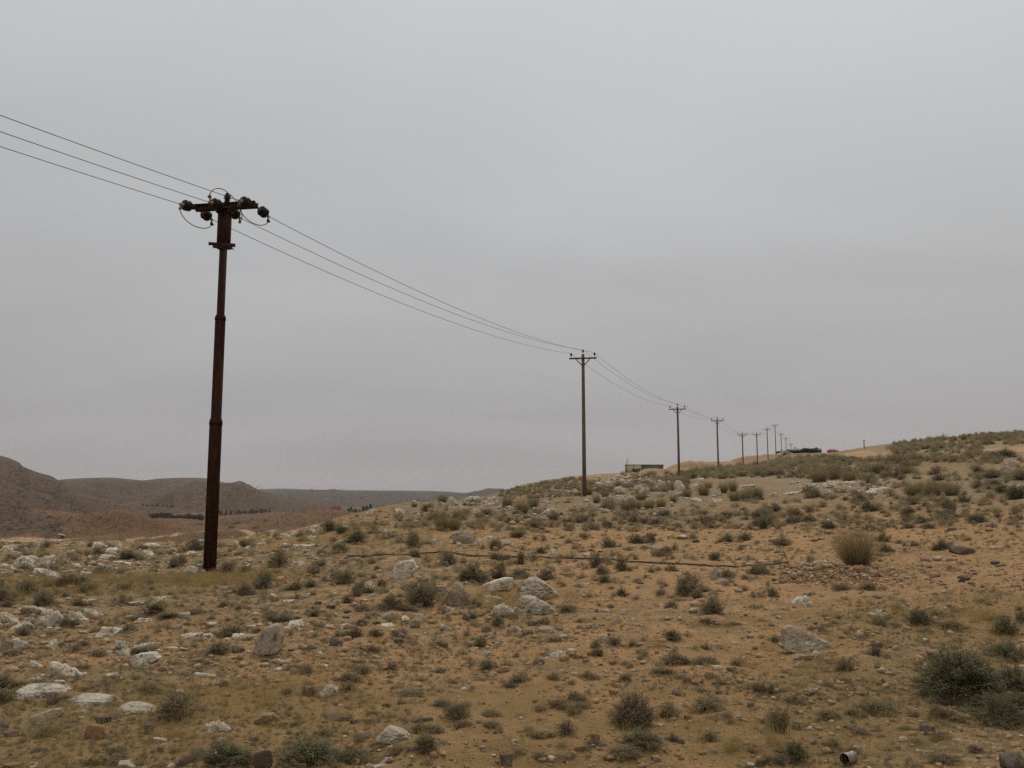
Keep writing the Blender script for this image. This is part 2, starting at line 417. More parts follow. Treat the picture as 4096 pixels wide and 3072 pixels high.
def hit(px, py, near=4.0):
    """where the sight line of a pixel first meets the ground: x, y, z (nan = sky)"""
    px = np.atleast_1d(np.asarray(px, float)); py = np.atleast_1d(np.asarray(py, float))
    D = np.geomspace(near, 1500, 720)[None]; out = np.full((len(px), 3), np.nan)
    for k in range(0, len(px), 2000):
        a, b = ray(px[k:k + 2000], py[k:k + 2000]); a = a[:, None]; b = b[:, None]
        g = ground_z(a * D, D + 0 * a); dz = EYE + b * D - g
        below = dz <= 0; i = below.argmax(1); ok = below.any(1)
        i0 = np.maximum(i - 1, 0); q = np.arange(len(i)); d0 = dz[q, i0]; d1 = dz[q, i]
        t = np.where(d0 != d1, d0 / (d0 - d1 + 1e-12), 0); t = np.clip(t, 0, 1)
        y = D[0][i0] + t * (D[0][i] - D[0][i0]); x = a[:, 0] * y
        r = np.c_[x, y, ground_z(x, y)]; r[~ok] = np.nan; out[k:k + 2000] = r
    return out

def grid_faces(n, m):
    i = np.arange(n - 1)[:, None] * m + np.arange(m - 1)[None]
    return np.stack([i, i + 1, i + m + 1, i + m], -1).reshape(-1, 4)

def seg_dist(x, y, pts):
    best = np.full(x.shape, 1e9); P = np.stack([x, y], -1)
    for a, b in zip(pts[:-1], pts[1:]):
        a = np.array(a); d = np.array(b) - a; t = np.clip(((P - a) @ d) / (d @ d), 0, 1)
        q = P - (a + t[..., None] * d); best = np.minimum(best, np.hypot(q[..., 0], q[..., 1]))
    return best

def road_pts(pix_pts): return [tuple(p[:2]) for p in hit([p[0] for p in pix_pts], [p[1] for p in pix_pts]) if not np.isnan(p[0])]
TRACKS = []
for pts, w in (([(400, 2167), (520, 2158), (610, 2150), (700, 2141), (800, 2127), (880, 2122), (1000, 2131), (1100, 2128)], 1.6),
               ([(3400, 1812), (3450, 1820), (3520, 1826), (3600, 1832)], 2.2), ([(3960, 1800), (4030, 1796), (4096, 1796), (4200, 1800)], 3.6),
               ([(2300, 1909), (2400, 1900), (2450, 1897)], 2.5), ([(40, 2166), (150, 2160), (260, 2158)], 7)):
    q = road_pts(pts)
    if len(q) > 1: TRACKS.append((q, w))
_TR = np.zeros(_X.shape)
for q, w in TRACKS:
    _TR = np.maximum(_TR, 1 - sstep(w * .55, w * 1.2, seg_dist(_X, _Y, q)))
# dry-grass litter colours the soil in patches
_Lt = sstep(.12, .62, fbm(np.stack([_X / 2.2, _Y / 2.2, 0 * _X], -1), 5, 77)) * .42
LITTER = [(2200, 2900, 1.7), (3620, 2760, 2.2), (3950, 2500, 2.0), (650, 2900, 2.0), (300, 2960, 1.6), (860, 2330, 2.0), (350, 2330, 2.4), (1250, 2160, 6), (3150, 2960, 1.2), (1100, 2790, 1.0), (2050, 2400, 1.2)]
for (px, py, rad) in LITTER:
    h = hit(px, py)[0]
    _Lt = np.maximum(_Lt, .62 * (1 - sstep(rad * .35, rad * 1.2, np.hypot(_X - h[0], _Y - h[1]) * (1 + .9 * fbm(np.stack([_X * 1.6, _Y * 1.6, 0 * _X], -1), 4, 78)))))
n, m = _X.shape
# close the ring behind the viewer
Fg = grid_faces(n, m); i = np.arange(n - 1) * m
Fg = np.concatenate([Fg, np.stack([i + m - 1, i, i + m, i + 2 * m - 1], -1)])
_PX, _PY = pix(_X, np.maximum(_Y, .5), _Z)
_CV = np.full(_X.shape, .45)
for px_, py_, rx_, ry_, v_ in ((3300, 2140, 1100, 40, -.1), (2900, 2300, 900, 110, .2), (3600, 2330, 600, 110, .1), (2500, 2700, 700, 170, .25), (1500, 2700, 420, 130, .3), (300, 2330, 900, 130, .8), (300, 2900, 500, 220, .75), (1250, 2250, 500, 100, .65), (3700, 2850, 520, 230, .75), (2300, 2040, 900, 70, .8), (3500, 1930, 900, 75, .95), (2200, 1950, 300, 30, .9), (3800, 1790, 500, 50, 1.), (3200, 1860, 450, 40, 1.0), (1000, 2560, 500, 120, .5)):
    g_ = np.exp(-((_PX - px_) / rx_) ** 4 - ((_PY - py_) / ry_) ** 4); _CV = _CV * (1 - g_) + v_ * g_
_CV = np.clip(_CV, 0, 1) * (_Y > .5)
gm = mk_mesh('ground', np.stack([_X, _Y, _Z], -1).reshape(-1, 3), Fg[:, ::-1], [M['soil']], True)
for nm, arr in (('cover', _CV), ('valley', np.clip(sstep(-6, 25, _S + 6 * fbm(np.stack([_X / 9, _Y / 9, 0 * _X], -1), 3, 61)), 0, 1)), ('track', _TR), ('litter', np.clip(_Lt, 0, 1) * (1 - sstep(0, 20, _S)))):
    a_ = gm.attributes.new(nm, 'FLOAT', 'POINT'); a_.data.foreach_set('value', arr.astype(np.float32).ravel())
tag(link('ground', gm), 'orange stony ground sloping off into a brown valley', 'ground', kind='structure')

# ------------------------------------------------------------------ hills and dirt berms: ridges with a front and a back
RIDGES = []
zhf = lambda x, y: ground_z(x, y) - 1.2
def ridge(name, outline, foot, zfoot, mat, rough, nscale, label, cat, nu=260, nv=46, back=.9, power=1.25, seed=3):
    """outline: (px, py, D) along the crest; foot: how far before the crest the slope starts"""
    o = np.array(outline, float); u = np.linspace(0, 1, nu) * (len(o) - 1); k = np.arange(len(o))
    # smooth (cubic) interpolation of the crest
    def cub(c):
        i = np.clip(u.astype(int), 0, len(o) - 2); t = u - i; g = np.gradient(c)
        return (2*t**3-3*t**2+1)*c[i] + (t**3-2*t**2+t)*g[i] + (-2*t**3+3*t**2)*c[i+1] + (t**3-t**2)*g[i+1]
    px, py, D = cub(o[:, 0]), cub(o[:, 1]), cub(o[:, 2])
    a, b = ray(px, py); zc = EYE + b * D
    v = np.concatenate([np.linspace(-1, 0, nv), np.linspace(0, 1, nv // 2)[1:]])
    V = []
    for t in v:
        dist = D + np.where(t < 0, t * foot, t * foot * back)
        s = .5 + .5 * math.cos(math.pi * abs(t) ** power) if name == 'dirt_berm' else max(0., 1.1 - math.sqrt(t * t + .01)) ** power / (1.0 ** power) * (1 - abs(t) ** 8)
        x = a * dist
        zf = zfoot(x, dist) if callable(zfoot) else zfoot + 0 * x
        z = zf + (zc - zf) * s
        Pn = np.stack([x / nscale, dist / nscale, 0 * x], -1)
        gul = fbm(np.stack([x / nscale * 1.6, dist / nscale * .5, 0 * x], -1), 4, seed)
        z = z + rough * (.55 * fbm(Pn, 5, seed + 9) - .55 * np.abs(gul)) * (6 * s * (1 - s) ** 2 * 1.0 + (.16 * (s > .5) if name == 'dirt_berm' else 0))
        V.append(np.stack([x, dist, z], -1))
    V = np.array(V); n, m = V.shape[:2]; RIDGES.append((name, V))
    me = mk_mesh(name, V.reshape(-1, 3), grid_faces(n, m), [mat], True)
    return tag(link(name, me), label, cat, kind='structure')

ridge('hills', [(-900, 1915, 4200), (-200, 1925, 4000), (300, 1945, 3800), (700, 1955, 3700), (1030, 1957, 3500), (1130, 1955, 3400), (1300, 1960, 3300), (1500, 1962, 3300), (1650, 1963, 3300), (1780, 1966, 3200), (1880, 1974, 3200), (1960, 1970, 3300), (2200, 1975, 3400), (2600, 1975, 3500), (3200, 1970, 3500)],
      2000, zhf, M['hill_far'], 50, 420, 'long level purple-grey plateau along the horizon', 'hills', 300, 60, seed=3)
ridge('hills', [(-700, 1900, 2100), (-100, 1905, 2000), (180, 1921, 1950), (260, 1917, 1900), (350, 1912, 1900), (450, 1911, 1850), (530, 1918, 1800), (575, 1921, 1800), (650, 1914, 1750), (760, 1911, 1700), (830, 1915, 1680), (890, 1929, 1650), (930, 1931, 1600), (959, 1924, 1580), (985, 1934, 1580), (1030, 1957, 1600), (1100, 1985, 1600), (1200, 2010, 1600), (1350, 2035, 1600)],
      760, zhf, M['hill_mid'], 40, 170, 'rounded brown hills with a small pointed knob, across the valley', 'hills', 360, 70, seed=13)
ridge('hills', [(-900, 1700, 900), (-400, 1760, 860), (-150, 1795, 830), (-40, 1815, 810), (30, 1832, 800), (75, 1851, 800), (95, 1868, 800), (160, 1893, 800), (205, 1905, 800), (250, 1932, 810), (300, 1958, 820), (360, 1982, 830), (420, 2000, 840), (500, 2018, 850), (600, 2036, 860)],
      460, zhf, M['hill_near'], 14, 80, 'steep dark brown hillside rising at the left edge', 'hills', 300, 70, seed=23)
gz = lambda x, y: ground_z(x, y) - .25
ridge('dirt_berm', [(2528, 1898, 235), (2545, 1892, 232), (2575, 1876, 230), (2610, 1874, 230), (2640, 1875, 230), (2680, 1874, 230), (2720, 1873, 232), (2760, 1874, 235)], 9, gz, M['berm'], 1.2, 3, 'low sandy dirt berm in front of the long shed', 'berm', 140, 16, 1.2, 1.2, 31)
ridge('dirt_berm', [(2660, 1876, 250), (2685, 1864, 250), (2715, 1855, 250), (2735, 1847, 250), (2760, 1843, 250), (2785, 1845, 252), (2805, 1843, 253), (2830, 1846, 254), (2860, 1845, 255), (2895, 1845, 256), (2925, 1848, 256), (2960, 1850, 256), (3000, 1855, 256)], 10, gz, M['berm'], 1.6, 3.5, 'taller heaped sandy berm between the second and fourth wooden poles', 'berm', 180, 18, 1.2, 1.2, 33)
ridge('dirt_berm', [(2905, 1852, 270), (2925, 1842, 270), (2945, 1833, 270), (2975, 1827, 270), (3010, 1822, 272), (3040, 1821, 274), (3060, 1817, 276), (3090, 1818, 278), (3130, 1820, 280)], 10, gz, M['berm'], 1.4, 3, 'sandy berm below the dark heap on the crest', 'berm', 150, 18, 1.2, 1.2, 35)
# ------------------------------------------------------------------ the power line
def pole_px(px, D): return float(ray(px, 1900)[0]) * D
X_AXIS = np.array((P_DIR[1], -P_DIR[0], 0.)); Y_AXIS = np.array((P_DIR[0], P_DIR[1], 0.)); Z_AXIS = np.array((0, 0, 1.))
def L2W(base, p):      # pole-local (across the line, along the line, up) -> world
    return base + X_AXIS * p[0] + Y_AXIS * p[1] + Z_AXIS * p[2]

def lathe(mb, c, axis, prof, n=16):
    c = np.array(c, float); d = np.array(axis, float); d /= np.linalg.norm(d)
    return mb.tube([c + d * h for h, _ in prof], [r for _, r in prof], n)

# --- steel pole close by
b1 = np.array(at(*POLES[0])); b1[2] = float(ground_z(b1[0], b1[1]))
root = link('utility_pole', None, None, tuple(b1))
ARM_YAW = -.165; root.rotation_euler = (0, 0, ARM_YAW)
XA1 = np.array((math.cos(ARM_YAW), math.sin(ARM_YAW), 0)); YA1 = np.array((-math.sin(ARM_YAW), math.cos(ARM_YAW), 0))
def L2P(p): return b1 + XA1 * p[0] + YA1 * p[1] + Z_AXIS * p[2]
BACK_DIR = np.array((math.sin(3.553), math.cos(3.553), 0.))     # toward the pole behind the viewer: the line turns a little here
TO_LOCAL = lambda v: np.array((np.dot(v, XA1), np.dot(v, YA1), v[2]))
tag(root, 'near rusty stepped steel pole with six big dark insulators on its crossarm', 'utility pole', 'poles of the power line')
HT = 9.50 - b1[2]; z = lambda h: h - b1[2]
m = MB(); m.tube([(0, 0, -.4), (0, 0, z(3.72)), (0, 0, z(3.80)), (0, 0, z(3.84)), (0, 0, z(6.56)), (0, 0, z(6.62)), (0, 0, z(6.66)), (0, 0, z(9.4))],
                 [.166, .162, .160, .137, .136, .130, .103, .100], 28)
m.tube([(0, 0, z(3.66)), (0, 0, z(3.75)), (0, 0, z(3.81))], [.172, .172, .150], 28); m.tube([(0, 0, z(6.5)), (0, 0, z(6.58)), (0, 0, z(6.63))], [.146, .146, .12], 28)
m.build('pole_shaft', M['rust'], root, True)
m = MB()
for s in (-1, 1):       # two channels clasping the top of the shaft
    m.box((s * .128, 0, z(9.08)), (.05, .19, 1.06)); m.box((s * .088, .098, z(9.08)), (.13, .014, 1.06)); m.box((s * .088, -.098, z(9.08)), (.13, .014, 1.06))
m.build('pole_extension', M['rust'], root)
m = MB()
RB = np.array(((.906, -.423, 0), (.423, .906, 0), (0, 0, 1))); rb = lambda *p: RB @ np.array(p)
m.bar(rb(-.385, -.13, z(8.58)), rb(-.02, -.13, z(8.58)), .012, .09); m.bar(rb(-.27, -.10, z(8.51)), rb(.0, -.10, z(8.51)), .07, .06)
m.bar(rb(.02, -.14, z(8.58)), rb(.315, -.14, z(8.58)), .012, .10); m.bar(rb(.06, -.14, z(8.52)), rb(.24, -.14, z(8.51)), .05, .07)
m.box((0, 0, z(8.55)), (.35, .26, .10)); 
for s in (-1, 1): m.tube([(s * .2, -.2, z(8.53)), (s * .2, .2, z(8.53))], .014, 8)
m.build('clamp_bracket', M['rust_arm'], root)
arm = MB(); AH = z(9.70)
arm.box((0, -.062, AH), (1.84, .012, .125)); arm.box((0, -.105, AH + .062), (1.84, .085, .012)); arm.box((0, -.105, AH - .062), (1.84, .085, .012))
arm.box((0, .062, AH), (1.84, .012, .125)); arm.box((0, .105, AH + .062), (1.84, .085, .012)); arm.box((0, .105, AH - .062), (1.84, .085, .012))
arm.box((0, 0, AH - .085), (.52, .34, .03)); arm.box((-.17, 0, AH - .15), (.05, .3, .11)); arm.box((.17, 0, AH - .15), (.05, .3, .11))
for s in (-1, 0, 1): arm.box((s * .85, 0, AH), (.09, .3, .09))
arm_o = arm.build('crossarm', M['rust_arm'], root)
ins_pts = {}
for k, xa in enumerate((-.852, 0.0, .852)):
    for s in (-1, 1):
        # tension insulator: two dark bells, drooping a little along the wire
        d = TO_LOCAL(BACK_DIR) if s < 0 else TO_LOCAL(Y_AXIS); d = d + np.array((0, 0, -.12 if s < 0 else -.18)); d /= np.linalg.norm(d)
        c0 = np.array((xa, 0, AH)) + d * (.10 if s < 0 else .16)
        lk = MB(); lk.tube([c0, c0 + d * .17], .022, 8); lk.box(c0 + d * .05, (.05, .06, .05))
        lk_o = lk.build('insulator_link', M['clamp'], root)
        m = MB(); c = c0 + d * .15
        lathe(m, c, d, [(0, .02), (.003, .105), (.02, .135), (.05, .150), (.085, .142), (.095, .10), (.11, .10), (.115, .125), (.135, .142), (.165, .152), (.20, .140), (.21, .06), (.235, .02)], 20)
        io = m.build('insulator', M['porcelain'], root, True)
        cl = MB(); e = c + d * .235
        lathe(cl, e, d, [(0, .045), (.04, .05), (.07, .03), (.16, .028), (.17, .02)], 10)
        dn = np.array((0, s * .25, -1)) if k != 1 or s > 0 else np.array((0, -.2, 1))
        dn = dn / np.linalg.norm(dn); cl.bar(e + d * .10, e + d * .10 + dn * .13, .04, .035, (1, 0, 0)); cl.box(e + d * .10 + dn * .14, (.06, .06, .05))
        cl.build('clamp', M['clamp'], io)
        ins_pts[k, s] = (e + d * .16, e + d * .11 + dn * .15)
m = MB(); m.tube([(.05, 0, AH), (.05, 0, AH + .12)], .014, 8)
m.build('insulator_pin', M['steel'], root)
m = MB(); lathe(m, (.05, 0, AH + .10), (0, 0, 1), [(0, .03), (.01, .085), (.05, .05), (.07, .085), (.11, .05), (.13, .105), (.17, .055), (.19, .10), (.23, .05), (.26, .055), (.28, .03)], 14)
m.build('pin_insulator', M['porcelain'], root, True)
def bez(p0, p1, p2, p3, n=18):
    t = np.linspace(0, 1, n)[:, None]; p0, p1, p2, p3 = map(np.array, (p0, p1, p2, p3))
    return list((1-t)**3*p0 + 3*(1-t)**2*t*p1 + 3*(1-t)*t*t*p2 + t**3*p3)
for k in (0, 2):
    a, b = ins_pts[k, -1][1], ins_pts[k, 1][1]
    m = MB(); m.tube(bez(a, a + (0.02, .18, -.42), b + (.02, -.25, -.35), b), .0115, 8); m.build('jumper_cable', M['wire'], root, True)
a, b = ins_pts[1, -1][1], ins_pts[1, 1][1]; topi = np.array((.05, 0, AH + .39))
m = MB(); m.tube(bez(a, a + (.0, -.02, .22), topi + (-.14, -.16, .17), topi) + bez(topi, topi + (.16, .12, -.10), b + (.22, -.06, .26), b)[1:], .0115, 8); m.build('jumper_cable', M['wire'], root, True)
for q in (a, ins_pts[0, 1][1], ins_pts[2, 1][1], ins_pts[2, -1][1]):
    m = MB(); m.box(q, (.07, .09, .05)); m.box(q + (0, .01, .045), (.03, .03, .06)); m.build('bolt_clamp', M['steel'], root)

# --- wooden poles
def wood_pole(base, top_z, label, detail):
    r = link('utility_pole', None, None, tuple(base)); r.rotation_euler = root.rotation_euler
    tag(r, label, 'utility pole', 'poles of the power line')
    return r
top_heights = {1: 11.55, 2: 11.85, 3: 13.5, 4: 14.35, 5: 16.5, 6: 20.7, 7: 25.55}
names = ['weathered pole with three pin insulators standing by the boulder ridge, second tallest in view',
         'wooden pole nearest the long shed, third along the wires', 'wooden pole in front of the tall sandy berm, fourth along the wires',
         'wooden pole fifth along the wires, base in green scrub', 'wooden pole sixth along the wires, level with the fifth',
         'wooden pole seventh along the wires, its base just below the dirt crest', 'wooden pole beside the dark heap, its top highest of the distant poles',
         'first pole standing behind the dark heap on the crest', 'second pole standing behind the dark heap on the crest',
         'third pole behind the dark heap, only its upper part showing', 'last pole of the line, only its top above the dark heap']
att = {0: None}
bases = []
for (px, py, D) in POLES[1:]:
    x = pole_px(px, D); bases.append(np.array((x, D, float(ground_z(x, D)))))
for (px, D, zb) in FAR_POLES:
    x = pole_px(px, D); bases.append(np.array((x, D, min(zb, float(ground_z(x, D))))))
tops = [top_heights[k] for k in range(1, 8)] + [25.35, 26.25, 27.3, 27.3]
WIRE_AT = []
for k, (b, tz) in enumerate(zip(bases, tops)):
    r = wood_pole(b, tz, names[k], True); h = tz - b[2]
    if k == 10: r['label'] = names[k]
    m = MB(); bend = .02 * math.sin(k * 2.3)
    m.tube([(0, 0, -.6), (bend, 0, h * .35), (bend * 1.4, 0, h * .7), (0, 0, h - .02), (0, 0, h)], [.140, .128, .114, .104, .09], 14)
    m.build('pole_shaft', M['wood'], r, True)
    ca = MB(); ca.box((0, -.135, h - .30), (1.88, .085, .10)); ca.build('crossarm', M['steel'], r)
    for s in (-1, 1):
        mb_ = MB(); mb_.bar((s * .50, -.15, h - .34), (s * .08, -.12, h - .78), .06, .03, (0, 1, 0)); mb_.build('brace', M['steel'], r)
    pts = []
    for xa, zz, yy in ((-.80, h - .25, -.135), (0, h, 0), (.80, h - .25, -.135)):
        mb_ = MB(); mb_.tube([(xa, yy, zz - .02), (xa, yy, zz + .16)], .013, 6); 
        pin = mb_.build('insulator_pin', M['steel'], r)
        mi = MB(); lathe(mi, (xa, yy, zz + .12), (0, 0, 1), [(0, .03), (.01, .07), (.05, .045), (.06, .078), (.10, .05), (.11, .082), (.16, .06), (.19, .05), (.21, .02)], 12)
        mi.build('pin_insulator', M['porcelain'], pin, True)
        pts.append(L2W(b, (xa, yy, zz + .31)))
    if k == 7:
        mb_ = MB(); mb_.tube([(0, -.1, h * .32), (0, -.1, h * .38)], .3, 10); mb_.build('switch_box', M['steel'], r)
    WIRE_AT.append(pts)
# --- conductors
def span(p, q, sag, n=26):
    t = np.linspace(0, 1, n)[:, None]; return list(p * (1 - t) + q * t - np.array((0, 0, 1)) * 4 * sag * t * (1 - t))
wire_names = ['left', 'middle', 'right']
for k in range(3):
    f = L2P(ins_pts[k, 1][0]); pts = span(f, WIRE_AT[0][k], .62, 40)
    for a_, c_ in zip(WIRE_AT[:-1], WIRE_AT[1:]):
        L = np.linalg.norm(a_[k] - c_[k]); pts += span(a_[k], c_[k], .62 * (L / 38) ** 2 if L < 45 else .8, 20)[1:]
    m = MB(); m.tube(pts, .0085, 6)
    tag(m.build('overhead_wire', M['wire'], None, True), ['lowest of the three wires running on to the wooden poles, from the left crossarm end', 'middle of the three wires running on to the wooden poles', 'highest of the three wires running on to the wooden poles, from the right crossarm end'][k], 'wire', 'wires of the power line')
    g = L2P(ins_pts[k, -1][0])
    m = MB(); m.tube([g + BACK_DIR * t + Z_AXIS * (-.075 * t + .0015 * t * t) for t in np.linspace(0, 38, 40)], .0085, 6)
    tag(m.build('overhead_wire', M['wire'], None, True), ['lowest of the three wires leaving the rusty pole toward the left', 'middle of the three wires leaving the rusty pole toward the left', 'highest of the three wires leaving the rusty pole toward the left'][k], 'wire', 'wires of the power line')
# ------------------------------------------------------------------ rocks
def ico(sub):
    bm = bmesh.new(); bmesh.ops.create_icosphere(bm, subdivisions=sub, radius=1)
    V = np.array([v.co[:] for v in bm.verts]); Fc = np.array([[v.index for v in f.verts] for f in bm.faces]); bm.free()
    return V, Fc
ICO4 = ico(5); ICO3 = ico(4); ICO1 = ico(1)

def rock_mesh(name, planes, seed, rough=.06, soft=14, mat=None, pits=0.0, base=ICO4):
    """radial shape inside a set of half-spaces (n, d), roughened"""
    D, Fc = base; pn = np.array([p[:3] for p in planes], float); pd = np.array([p[3] for p in planes], float)
    ln = np.linalg.norm(pn, axis=1); pn /= ln[:, None]; pd /= ln
    inv = np.maximum(D @ pn.T, 0) / pd[None]                      # 1/r along each plane
    r = 1 / ((inv ** soft).sum(1) ** (1 / soft))
    r = r * (1 + rough * fbm(D * 1.7 + seed * 3.1, 5, seed, .55)) - rough * .5 * np.abs(fbm(D * 5 + seed, 4, seed + 5))
    if pits: r = r - pits * np.clip(vnoise(D * 9 + seed, seed + 8) - .25, 0, 1)
    V = D * r[:, None]
    return V, Fc

def norm_rock(V, sink=.22):
    """fit to width 1, depth as built, height 1 above ground with a buried part"""
    V = V.copy(); w = np.ptp(V[:, 0]); V[:, 0] -= (V[:, 0].max() + V[:, 0].min()) / 2; V[:, 1] -= (V[:, 1].max() + V[:, 1].min()) / 2
    V[:, :2] /= w; zlo, zhi = V[:, 2].min(), V[:, 2].max(); g = zlo + sink * (zhi - zlo); V[:, 2] = (V[:, 2] - g) / (zhi - g)
    return V

def generic_planes(kind, rng):
    n = {'w': 12, 't': 11, 'd': 11, 'o': 18, 'l': 12}[kind]
    P = []
    fl = {'w': (1.05, .8, .62), 't': (1, .75, .75), 'd': (1.1, .75, .45), 'o': (1, .85, .8), 'l': (1, .8, .75)}[kind]
    for i in range(n):
        v = rng.normal(size=3); v /= np.linalg.norm(v); s = np.array(fl)
        P.append((*(v / s), float(rng.uniform(.75, 1.05))))
    for v in ((1, 0, 0), (-1, 0, 0), (0, 1, 0), (0, -1, 0), (0, 0, 1), (0, 0, -1)): P.append((*(np.array(v) / np.array(fl)), 1.05))
    return P

def outline_planes(pts, depth=.38, tilt=.25):
    pts = [np.array(p, float) - (0, .42) for p in pts]; P = []; n = len(pts)
    for a, b in zip(pts, pts[1:] + pts[:1]):
        e = b - a; nn = np.array((e[1], -e[0])); d = nn @ a
        if d < 0: nn, d = -nn, -d
        P.append((nn[0], 0, nn[1], max(d, 1e-3)))
    P += [(0, -1, tilt, depth), (0, 1, tilt, depth), (.5, -1, .1, depth * 1.12), (-.5, -1, .2, depth * 1.12), (.4, 1, .1, depth * 1.1), (-.4, 1, .1, depth * 1.1), (0, 0, -1, .55)]
    return P

ROCKS = {}
for kd, cnt, soft, rough, pits in (('w', 9, 9, .20, .16), ('t', 6, 22, .10, .06), ('d', 4, 22, .08, .02), ('o', 3, 8, .07, .03), ('l', 3, 16, .09, .07)):
    L = []
    for k in range(cnt):
        rg = np.random.default_rng(100 + 17 * k + ord(kd))
        V, Fc = rock_mesh('rock', generic_planes(kd, rg), 40 + k * 3 + ord(kd), rough, soft, None, pits)
        L.append(mk_mesh('rock', norm_rock(V, {'w': .55}.get(kd, .25)), Fc, [M[kd]], True))
    ROCKS[kd] = L
HERO = {}
def hero(key, mat, pts, depth=.36, tilt=.3, rough=.06, soft=26, seed=1, pits=.04, sink=.06):
    V, Fc = rock_mesh('rock', outline_planes(pts, depth, tilt), seed, rough, soft, None, pits)
    HERO[key] = mk_mesh('rock', norm_rock(V, sink), Fc, [M[mat]], True)
hero('wedge', 'wl', [(-.5, .18), (-.40, .85), (-.28, 1), (-.1, .88), (.5, .30), (.5, .05), (-.05, -.05), (-.42, .05)], .34, .45, .06, 26, 5, .06)
hero('pyramid', 't', [(-.5, 0), (-.46, .22), (-.06, .97), (.08, 1), (.36, .66), (.48, .15), (.46, 0)], .34, .5, .05, 24, 6)
hero('slab', 'w', [(-.5, .12), (-.47, .48), (-.1, .78), (.15, .98), (.44, .97), (.5, .6), (.43, .12), (-.3, 0)], .28, .3, .05, 18, 7)
hero('upright', 'l', [(-.42, 0), (-.5, .36), (-.22, .78), (.05, .97), (.36, 1), (.5, .66), (.46, .1), (.3, 0)], .42, .25, .06, 26, 8)
hero('block', 'w', [(-.5, .06), (-.49, .48), (-.25, .88), (.3, 1), (.5, .55), (.36, .30), (.16, 0)], .36, .35, .06, 26, 9)
hero('lichen', 'wl', [(-.5, 0), (-.42, .6), (-.26, .98), (-.05, 1), (.12, .68), (.5, .2), (.5, 0)], .36, .4, .08, 22, 10, .08)
hero('triangle', 'l', [(-.5, 0), (-.42, .2), (-.10, .97), (.06, 1), (.28, .55), (.5, .3), (.5, 0)], .34, .45, .06, 24, 12)
hero('long', 't', [(-.5, .1), (-.46, .42), (.2, .95), (.40, 1), (.5, .7), (.3, .2), (-.3, 0)], .26, .3, .03, 12, 14, 0)
hero('dome', 'wl', [(-.5, 0), (-.36, .5), (-.15, .9), (.1, 1), (.34, .75), (.5, .25), (.5, 0)], .36, .8, .07, 9, 15, .035, .3)
hero('crevice', 'w', [(-.5, .1), (-.46, .75), (-.3, .9), (.2, 1), (.42, .8), (.5, .5), (.5, 0)], .3, .4, .16, 12, 18, .2)

# ------------------------------------------------------------------ shrubs
def unit(v): return v / (np.linalg.norm(v, axis=-1, keepdims=True) + 1e-9)
def ribbons(a, b, w, rng):
    """flat strips from a to b (n,3), tapering"""
    d = unit(b - a); s = unit(np.cross(d, unit(rng.normal(size=a.shape)))); w = np.asarray(w).reshape(-1, 1)
    V = np.stack([a - s * w, a + s * w, b + s * w * .45, b - s * w * .45], 1).reshape(-1, 3)
    return V, np.arange(len(V)).reshape(-1, 4)
def leaves(p, d, l, w, rng):
    s = unit(np.cross(d, unit(rng.normal(size=p.shape)))); l = np.asarray(l).reshape(-1, 1); w = np.asarray(w).reshape(-1, 1)
    V = np.stack([p, p + d * l * .5 + s * w, p + d * l, p + d * l * .5 - s * w], 1).reshape(-1, 3)
    return V, np.arange(len(V)).reshape(-1, 4)
def cat(*vf):
    V = []; Fq = []; n = 0
    for v, f in vf: V.append(v); Fq.append(f + n); n += len(v)
    return np.concatenate(V), np.concatenate(Fq)

